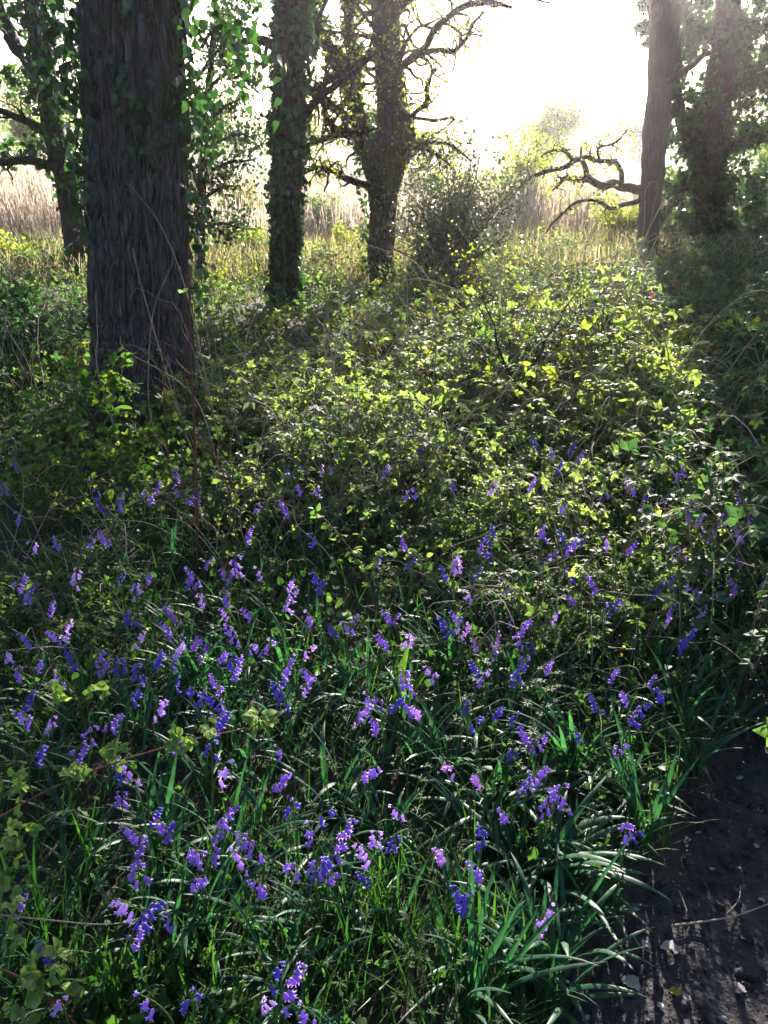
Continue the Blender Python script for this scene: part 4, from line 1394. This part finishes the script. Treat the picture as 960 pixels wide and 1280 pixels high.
lb = MB()
n = 15000
y = .7 + 5 * rng.uniform(0, 1, n) ** 1.2
x = rng.uniform(-.58, .58, n) * (y + .35)
k = ((path_s(x, y) < -.06) | (path_s(x, y) > 1.03)) & (noise(x * 2.6, y * 2.6, seed=95) > .38)
x, y = x[k], y[k]
V, F = scatter(OVATE, np.stack((x, y, terrain(x, y) + rng.uniform(.01, .16, len(x))), -1), rdir(len(x), .2), rdir(len(x), 1.0), rng.uniform(.010, .034, len(x)))
lb.add(V, F)
n = 2400
y = .8 + 4.2 * rng.uniform(0, 1, n) ** 1.2
x = rng.uniform(-.55, .55, n) * (y + .35)
k = ((path_s(x, y) < -.02) | (path_s(x, y) > 1.03)) & (noise(x * 2.0, y * 2.0, seed=97) > .5)
x, y = x[k], y[k]
nn_ = rdir(len(x), 1.1)
lb.add(*scatter(TRIFOL, np.stack((x, y, terrain(x, y) + rng.uniform(.04, .22, len(x))), -1), rdir(len(x), .1), nn_, rng.uniform(.010, .022, len(x))))
# whorled cleaver stems
n = 420
y = .8 + 4.2 * rng.uniform(0, 1, n) ** 1.2
x = rng.uniform(-.55, .55, n) * (y + .35)
k = (path_s(x, y) < -.05) & (noise(x * 1.6, y * 1.6, seed=96) > .45)
x, y = x[k], y[k]
m = len(x)
hh = rng.uniform(.12, .3, m)
lean = rng.normal(size=(m, 2)) * .07
T = np.linspace(0, 1, 6)
P = np.zeros((m, 6, 3))
P[..., 0] = x[:, None] + lean[:, :1] * T ** 1.5
P[..., 1] = y[:, None] + lean[:, 1:] * T ** 1.5
P[..., 2] = terrain(x, y)[:, None] + hh[:, None] * T
lb.add(*tubes(P, np.full((m, 6), .0011), 4))
for w_ in range(2, 6):
    for q in range(7):
        an = q * 2 * PI / 7 + rng.uniform(0, 1, m)
        ax = np.stack((np.cos(an), np.sin(an), np.full(m, .35)), -1)
        lb.add(*scatter(NARROW, P[:, w_], ax, np.tile((0., 0., 1.), (m, 1)) + .01 * ax, .016 * rng.uniform(.6, 1.2, m) * (1 if w_ < 5 else .7), 1.3))
tag(lb.build('low_plants', M['low_leaf']), 'mat of small leaves and cleavers between the flower stems', 'ground plants', kind='stuff')


# ------------------------------------------------------------------ strap-leaved clumps
def strap_proto(n, L, seed, spread=(.15, .8), curl=(.6, 1.9), W=.013, az0=None, azs=None):
    R = np.random.default_rng(seed)
    root = thing('strap_leaf_clump', None, 'leaf clump')
    az = R.uniform(0, 2 * PI, n) if az0 is None else R.normal(az0, azs, n)
    base = np.stack((R.normal(size=n) * .018, R.normal(size=n) * .018, np.full(n, -.01)), -1)
    for ch in np.array_split(np.arange(n), max(1, n)) if n <= 40 else [np.arange(n)]:
        V, F = blades(base[ch], az[ch], L * R.uniform(.65, 1.15, len(ch)), W * R.uniform(.75, 1.25, len(ch)), R.uniform(*spread, len(ch)), R.uniform(*curl, len(ch)), K=12, fold=.35, tw=R.normal(size=len(ch)) * .35)
        MB().add(V, F).build('leaf', M['strap'], root)
    return root


SP = [strap_proto(18, .30, 801), strap_proto(14, .26, 802), strap_proto(22, .28, 803), strap_proto(16, .34, 804, (.05, .5), (.4, 1.4)), strap_proto(12, .24, 805)]
BIG = strap_proto(34, .33, 810, (.25, .8), (.9, 1.6), .018, -.2, .75)
BIG.location = on(672, 1085, .06)
BIG.location.z = 0
tag(BIG, 'large clump of glossy strap leaves drooping towards the bare path', 'leaf clump', 'strap leaf clumps')
sp_spots = [(520, 940, 'dense dark clump of upright strap leaves around the broad leaf'), (560, 960, 'strap leaf clump just right of the dense upright one'), (620, 1000, 'sprawling strap leaf clump below the tall violet bluebell heads'), (720, 960, 'strap leaf clump with leaves arching over the path bend'), (780, 990, 'small strap leaf clump hanging out over the bare soil'),
            (850, 900, 'strap leaf clump spilling from the bank above the path'), (890, 850, 'strap leaf clump under the mauve bluebells on the bank'), (640, 1190, 'strap leaf clump below the large drooping one'), (590, 1250, 'strap leaf clump at the bottom beside the path edge'), (420, 1000, 'strap leaf clump in deep shade behind the bright bluebell'), (300, 1060, 'flattened strap leaf clump behind the grass blades'),
            (200, 1040, 'strap leaf clump beside the slender bluebell row'), (100, 1090, 'strap leaf clump beneath the thin arching cane'), (250, 1160, 'strap leaf clump among fresh grass at the lower edge'), (440, 1120, 'strap leaf clump beside the fresh bright grass'), (360, 1240, 'bottom strap leaf clump between two low bluebells'), (480, 1040, 'strap leaf clump shading the ground between bluebells'),
            (380, 880, 'strap leaf clump behind the leaf-hung bramble cane'), (250, 860, 'strap leaf clump amid the thick bluebell drift'), (130, 880, 'strap leaf clump at the drift edge above the cane'), (460, 880, 'strap leaf clump left of the broad leaf'), (660, 900, 'strap leaf clump under the paired bluebells'), (760, 880, 'strap leaf clump in shade left of the bank'), (560, 840, 'strap leaf clump behind the broad leaf'),
            (40, 960, 'strap leaf clump tucked under the cane foot'), (700, 1190, 'thin strap leaf clump right at the soil edge'), (820, 830, 'strap leaf clump beneath the low dark bramble'), (930, 800, 'strap leaf clump highest on the path bank'),
            (800, 1035, 'strap leaf clump on the crumbling soil edge above the drooping one'), (745, 1130, 'narrow strap leaf clump between the drooping one and bare soil'), (690, 1240, 'strap leaf clump at the lowest soil edge'), (870, 950, 'strap leaf clump leaning out where the bank turns'), (920, 890, 'strap leaf clump where the soil runs out of the picture')]
for k, (px, py, lab) in enumerate(sp_spots):
    p = on(px, py, .05)
    p[2] = float(terrain(p[0], p[1]))
    if k < len(SP):
        o = SP[k]
        o.location = p
        o.rotation_euler = (0, 0, k * 1.1)
    else:
        o = dup(SP[k % len(SP)], p, k * 2.3, rng.uniform(.75, 1.05))
    tag(o, lab, 'leaf clump', 'strap leaf clumps')
# one broad upright leaf
p = on(492, 905, .02)
p[2] = 0
bl = thing('broad_leaf_plant', 'broad pale green pointed leaves standing in the dense strap clump', 'plant', p)
for (az, L, W, t, c) in ((.4, .30, .05, .08, .3), (-1.2, .24, .04, .25, .5), (.1, .25, .045, .35, .4)):
    MB().add(*blades([(0, 0, 0)], az, L, W, t, c, K=14, fold=.25, power=2)).build('leaf', M['sapling_leaf'], bl)

# ------------------------------------------------------------------ bluebells
def bell_mesh(sides, hue):
    prof = [(.10, .0), (.30, -.08), (.38, -.32), (.36, -.62), (.44, -.80)]
    V, F = [], []
    for r, z in prof:
        for q in range(sides):
            a = q * 2 * PI / sides
            V.append((r * math.cos(a) * .5, r * math.sin(a) * .5, z))
    for q in range(sides):
        a = q * 2 * PI / sides
        tip = q % 2 == 0
        r = .95 if tip else .42
        V.append((r * math.cos(a) * .5, r * math.sin(a) * .5, -.96 if tip else -.84))
    for k in range(len(prof)):
        for q in range(sides):
            F.append((k * sides + q, (k + 1) * sides + q, (k + 1) * sides + (q + 1) % sides, k * sides + (q + 1) % sides))
    return np.array(V), np.array(F)


BELL_HI, BELL_LO = bell_mesh(12, None), bell_mesh(6, None)
BELLM = {h: MB().add(*BELL_HI).mesh('bell', M[h]) for h in HUES}


def plant_design(n, h, seed, nod):
    """stem line, bells (position, tilt axis angle, size), leaves"""
    R = np.random.default_rng(seed)
    t = np.linspace(0, 1, 18)
    lean = R.normal() * .02
    side = nod * (.055 * np.clip((t - .55) / .45, 0, 1) ** 1.8)
    line = np.stack((side + lean * t, R.normal() * .02 * t, h * t - .012 * np.clip((t - .8) / .2, 0, 1) ** 2), -1)
    bells = []
    for k in range(n):
        f = 1 - (k + .15) / n * (.13 + .014 * n) * .30 / h
        q = f * 17
        i0 = int(min(q, 16))
        p = line[i0] + (line[i0 + 1] - line[i0]) * (q - i0)
        an = R.normal(0 if nod > 0 else PI, .8 if nod else 2.0)
        out = np.array((math.cos(an), math.sin(an), .15))
        size = .021 * (.62 + .38 * min(1, (k + .4) / n * 2.0)) * R.uniform(.9, 1.1)
        pt = p + out * (.006 + .006 * k / n)
        bells.append((p, pt, an, R.uniform(.25, .75) + (.3 if k == 0 else 0), size))
    return line, bells


def bell_matrix(pt, an, tilt, size):
    # hangs down, mouth swung outwards
    return Matrix.Translation(pt) @ Matrix.Rotation(an, 4, 'Z') @ Matrix.Rotation(-tilt, 4, 'Y') @ Matrix.Scale(size, 4)


DESIGN = {}


def design(n, nodname, v):
    key = (n, nodname, v)
    if key not in DESIGN:
        nod = {'nodding left': -1, 'nodding right': 1, 'held upright': 0}[nodname]
        line, bells = plant_design(n, .40 if v > 1 else .30, 1000 + n * 7 + v * 131 + nod, nod)
        b = MB().add(*tubes(line, np.interp(np.linspace(0, 1, 18), (0, .6, 1), (.0024, .0019, .0009)), 6))
        for (p, pt, an, tl, s) in bells:
            b.add(*tubes(np.array([p, (p + pt) / 2 + [0, 0, .002], pt]), np.array([.0008, .0008, .0009]), 4))
        stem = b.mesh('stem', M['green_stem'])
        R = np.random.default_rng(n * 31 + v)
        nl = 4
        lv = [MB().add(*blades([(R.normal() * .01, R.normal() * .01, -.01)], R.uniform(0, 6.28), R.uniform(.2, .3), R.uniform(.009, .015), R.uniform(.15, .6), R.uniform(.5, 1.7), K=10, fold=.35, tw=R.normal() * .3)).mesh('leaf', M['strap']) for _ in range(nl)]
        hb = MB()
        for (p, pt, an, tl, s) in bells:
            mtx = np.array(bell_matrix(pt, an, tl, s))
            hb.add(BELL_LO[0] @ mtx[:3, :3].T + mtx[:3, 3], BELL_LO[1])
        head = {h: None for h in HUES}
        centre = np.mean([q[1] for q in bells], axis=0) - [0, 0, .01]
        DESIGN[key] = (stem, lv, hb, head, bells, centre)
    return DESIGN[key]


HEADS2 = {  # flower heads read off the photograph, in pixels of its 2x enlargements
    (0, 640): "40,20 130,65 180,170 290,165 395,155 465,185 600,120 640,150 630,70 570,165 560,220 720,180 770,75 745,240 785,180 785,265 690,330 645,350 635,340 330,275 435,240 155,300 185,305 60,320 345,315 410,305 470,325 500,310 515,355 410,380 440,370 425,360 290,385 235,365 170,375 25,415 255,420 150,415 345,405 475,450 595,380 605,400 700,435 680,460 755,410 765,430 280,500 110,535 215,550 45,360 5,500 60,525 105,605 190,610 320,625 555,515 550,595 480,560 705,615 905,490 890,500 940,475 930,625 925,535 400,500 80,470 130,250 250,60 330,200",
    (480, 640): "25,280 20,330 40,320 185,255 200,300 230,330 270,330 265,350 315,275 350,305 370,335 345,320 210,395 260,405 255,425 265,480 215,480 310,405 420,385 120,415 65,425 10,480 40,490 70,500 85,495 430,270 485,225 570,240 530,185 545,75 610,85 700,250 690,200 705,270 725,95 760,110 795,110 800,125 815,60 875,60 840,210 890,185 910,120 935,135 755,205 790,225 760,320 590,420 600,460 680,430 675,445 525,495 495,560 360,560 370,585 410,570 650,505 325,520 245,85 265,105 195,130 150,160 300,185 190,200 285,55 480,95 390,105 850,30 770,10 955,175 240,515 605,600 320,590",
    (0, 960): "310,15 300,70 330,165 350,260 365,230 420,150 440,140 445,225 495,240 565,135 580,215 595,240 610,185 655,300 740,90 820,95 775,180 785,240 735,230 760,265 860,225 900,245 925,275 855,185 415,390 345,360 350,430 380,585 450,600 35,340 15,385 95,470 675,560 665,580 750,570 755,610 175,590 295,330 380,130 710,10 575,30 955,180 810,270",
    (480, 960): "165,10 225,10 380,20 350,45 400,15 370,60 400,105 320,105 420,60 465,75 590,145 640,185 135,215 240,190 230,260 205,300 190,345 400,395 10,180 40,95",
    (0, 320): "830,500 840,530 735,545 765,535 795,540 730,580 790,590 445,545 410,575 440,595 265,595 255,630 305,625 645,630 730,625 480,610 20,580 45,530",
    (480, 320): "885,415 410,490 465,480 385,470 490,510 445,530 580,490 370,570 150,580 40,600 5,545 690,600 680,605 760,630 845,625 550,585 430,575 730,550 920,470 90,485 50,465 70,440 75,590 285,590 655,490"}
heads = []
for (ox, oy), s in HEADS2.items():
    for q in s.split():
        a, b = q.split(',')
        heads.append((ox + int(a) / 2, oy + int(b) / 2))
R9 = np.random.default_rng(99)
while len(heads) < 298:
    x, y = R9.uniform(0, 960), R9.uniform(600, 900)
    if path_s(*on(x, y, .25)[:2]) < -.12 and noise(x / 90, y / 60, seed=15) > .42:
        heads.append((x, y))
ZONES = [((40, 1230), 'by the stout red cane'), ((200, 1200), 'in the fresh grass beyond the red cane'), ((90, 930), 'beside the leaf-hung cane foot'), ((250, 960), 'just below the leaf-hung cane'), ((200, 830), 'in the thick drift above the leaf-hung cane'), ((330, 800), 'in the thick drift near the round-leafed twig'),
         ((440, 720), 'beneath the round-leafed sapling twig'), ((250, 690), 'among the bare red sapling stems'), ((70, 680), 'under the leafy sapling by the oak'), ((380, 1080), 'in the dark open grass'), ((400, 1240), 'lowest in the dark grass'), ((580, 1080), 'between dark grass and the drooping strap clump'), ((670, 990), 'behind the large drooping strap clump'),
         ((520, 880), 'around the broad leaf'), ((620, 830), 'in the cluster right of the broad leaf'), ((660, 730), 'under the low green bramble'), ((790, 860), 'on the slope above the path bend'), ((880, 720), 'on the sunlit bank above the path'), ((900, 620), 'in the long grass by the path'), ((400, 590), 'beneath brambles behind the drift'), ((650, 590), 'below the forked sapling'), ((770, 560), 'at the shaded edge of the brambles')]
NUM = {4: 'four', 5: 'five', 6: 'six', 7: 'seven', 8: 'eight', 9: 'nine', 10: 'ten', 11: 'eleven'}
PINK = [(562, 965), (592, 965), (547, 1067), (880, 695), (870, 700), (915, 735), (820, 720), (600, 800), (590, 790), (90, 1250)]
for k, (hx_, hy_) in enumerate(heads):
    near = hy_ > 760
    pink = any(math.hypot(hx_ - a, hy_ - b) < 16 for a, b in PINK)
    sunlit = hx_ > 800 and 640 < hy_ < 760  # sun on the bank put into the petals as paler hues
    hue = 'pinkish mauve' if pink else R9.choice(['deep violet', 'violet', 'pale violet'], p=[.15, .35, .5] if sunlit else [.35, .45, .2])
    zone = min(ZONES, key=lambda q: math.hypot(q[0][0] - hx_, (q[0][1] - hy_) * 1.3))[1]
    h = R9.uniform(.22, .32) if near else R9.uniform(.27, .33) if hy_ > 690 else R9.uniform(.36, .42)
    for _ in range(30):
        n = int(R9.integers(5, 12)) if R9.uniform() < .75 else 4
        nodn = str(R9.choice(['nodding left', 'nodding right', 'held upright'], p=[.42, .38, .2]))
        lab = f'{hue} bluebell with {NUM[n]} bells {nodn}, {zone}'
        if lab not in USED:
            break
    USED[lab] = 1
    stem, lv, hb, head, bells, centre = design(n, nodn, int(R9.integers(2)) + (2 if h > .35 else 0))
    s = h / (.40 if h > .35 else .30)
    zc = centre[2] * s
    p = on(hx_, hy_, zc)
    root = thing('bluebell', lab, 'bluebell', (p[0] - centre[0] * s, p[1] - centre[1] * s, 0), 'bluebells on the woodland floor')
    root.scale = (s,) * 3
    root.rotation_euler = (R9.normal() * .05, R9.normal() * .05, R9.normal() * .35)
    link('stem', stem, root)
    for m_ in (lv if hy_ > 620 else lv[:2]):
        link('leaf', m_, root)
    if hy_ > 700:
        for (bp, pt, an, tl, bs) in bells:
            o = link('bell', BELLM[hue], root)
            o.matrix_local = bell_matrix(pt, an, tl, bs)
    else:
        if head[hue] is None:
            head[hue] = hb.mesh('flower_head', M[hue])
        link('flower_head', head[hue], root)

# ------------------------------------------------------------------ litter on the path
def dead_leaf(size, seed):
    R = np.random.default_rng(seed)
    V, F = leaf_shape(np.linspace(0, 1, 9), np.interp(np.linspace(0, 1, 9), (0, .2, .5, .8, 1), (.03, .28, .40, .28, .02)) * (1 + .25 * (np.arange(9) % 2)), .3, .1)
    V = V * size
    V[:, 2] += (noise(V[:, 0] / size * 5, V[:, 1] / size * 5, seed=seed) - .5) * size * .4
    return V, F


DL = [MB().add(*dead_leaf(1.0, 900 + q)).mesh('dead_leaf', M['dead_leaf']) for q in range(5)]
litter = [(848, 1195, .040, 'curled pale dead leaf by the forked twig on the path'), (778, 1226, .042, 'pale dead leaf lying at the grass edge of the path'), (732, 1272, .035, 'pale dead leaf at the very bottom of the path'), (807, 1180, .022, 'small pale leaf just beyond the grass edge leaf'), (797, 1140, .022, 'small leaf beneath the drooping strap tips'), (926, 980, .022, 'pale leaf high on the path by the bank'), (952, 1015, .018, 'small pale leaf near the top of the bare soil'), (875, 1048, .018, 'small leaf in the shaded middle of the path'), (936, 1178, .024, 'greyish leaf past the twig end'), (925, 1240, .026, 'grey dead leaf near the mossy edge'),
          (890, 1090, .016, 'tiny pale leaf scrap behind the twig'), (920, 1085, .014, 'tiny leaf scrap further along behind the twig'), (860, 1250, .018, 'small leaf scrap below the yellow one'), (905, 1275, .022, 'dead leaf cut by the lower picture edge'), (820, 1265, .016, 'tiny leaf scrap left of the yellow leaf'), (760, 1200, .016, 'leaf scrap between two pale dead leaves'), (955, 1130, .018, 'leaf scrap under the end of the twig'), (880, 1000, .016, 'leaf scrap by the crumbling soil edge'), (945, 1060, .016, 'leaf scrap on bare clods by the far bend')]
for k, (px, py, sz, lab) in enumerate(litter):
    p = on(px, py, -.01)
    p[2] = path_z(p[0], p[1]) + .006
    o = link('dead_leaf', DL[k % 5], None, p)
    o.scale = (sz,) * 3
    o.rotation_euler = (rng.normal() * .3, rng.normal() * .3, rng.uniform(0, 6.28))
    tag(o, lab, 'dead leaf', 'dead leaves on the path')
p = on(836, 1246, -.01)
p[2] = path_z(p[0], p[1]) + .006
o = tag(MB().add(*dead_leaf(.022, 950)).build('yellow_leaf', M['yellow_leaf'], loc=p), 'single yellow leaf lying on the dark path', 'leaf')
for k, (pl, r0, lab) in enumerate((([(840, 1165), (880, 1157), (920, 1150), (965, 1132)], .0026, 'thin forked twig lying across the bare path'), ([(905, 1150), (922, 1130), (925, 1110)], .0016, 'short twig resting against the thin forked one'), ([(790, 1175), (800, 1190), (815, 1200)], .0018, 'pale broken stem at the grass edge of the path'), ([(848, 1120), (858, 1145)], .0018, 'short pale stick beside the strap leaf tips'))):
    q = []
    for (a, b) in pl:
        w = on(a, b, -.01)
        w[2] = path_z(w[0], w[1]) + .012
        q.append(w)
    q = np.array(q)
    s = smooth_line(np.hstack((q - q[0], np.linspace(r0, r0 * .5, len(q))[:, None])), 16)
    tag(MB().add(*tubes(s[:, :3], s[:, 3], 6)).build('twig', M['pale_cane'], loc=q[0]), lab, 'twig')
# crumbs of soil and leaf on the path, uncountable
n = 6500
aa, cc = rng.uniform(-1.4, 3.2, n), rng.uniform(-.03, .98, n)
x, y = .345 + PD[0] * aa + .758 * cc, 1.11 + PD[1] * aa - .652 * cc
z = terrain(x, y) - .008 + clods(x, y) + .004
V, F = scatter(OVATE_LOW, np.stack((x, y, z), -1), rdir(n, 0, 1) * [1, 1, .3], rdir(n, 1.2, .6), rng.uniform(.003, .013, n) * rng.uniform(.4, 1, n))
tag(MB().add(V, F).build('leaf_litter', M['litter']), 'crumbs of broken leaf scattered over the trodden soil', 'leaf litter', kind='stuff')

# loose clods and grit of the trodden soil, uncountable
n = 5200
aa, cc = rng.uniform(-1.1, 2.8, n), rng.uniform(-.05, 1.0, n)
x, y = .345 + PD[0] * aa + .758 * cc, 1.11 + PD[1] * aa - .652 * cc
sz = .0022 + .012 * rng.uniform(0, 1, n) ** 3.5
z = terrain(x, y) - .008 + clods(x, y) + sz * .2
c0 = np.array([(1, 0, 0), (0, 1, 0), (-1, 0, 0), (0, -1, 0), (.7, .7, .62), (-.7, .7, .55), (-.7, -.7, .6), (.7, -.7, .5), (0, 0, 1.0), (.75, .75, -.4), (-.75, .75, -.4), (-.75, -.75, -.4), (.75, -.75, -.4)])
cf = np.array([(0, 4, 8), (4, 1, 8), (1, 5, 8), (5, 2, 8), (2, 6, 8), (6, 3, 8), (3, 7, 8), (7, 0, 8), (0, 9, 4), (9, 1, 4), (1, 10, 5), (10, 2, 5), (2, 11, 6), (11, 3, 6), (3, 12, 7), (12, 0, 7)])
V = c0[None] * rng.uniform(.6, 1.25, (n, len(c0), 1)) * sz[:, None, None] * rng.uniform(.7, 1.3, (n, 1, 3))
V = V + np.stack((x, y, z), -1)[:, None]
tag(MB().add(V.reshape(-1, 3), (cf[None] + (np.arange(n) * len(c0))[:, None, None]).reshape(-1, 3)).build('soil_crumbs', M['path']), 'loose clods and grit over the trodden soil', 'soil', kind='stuff')
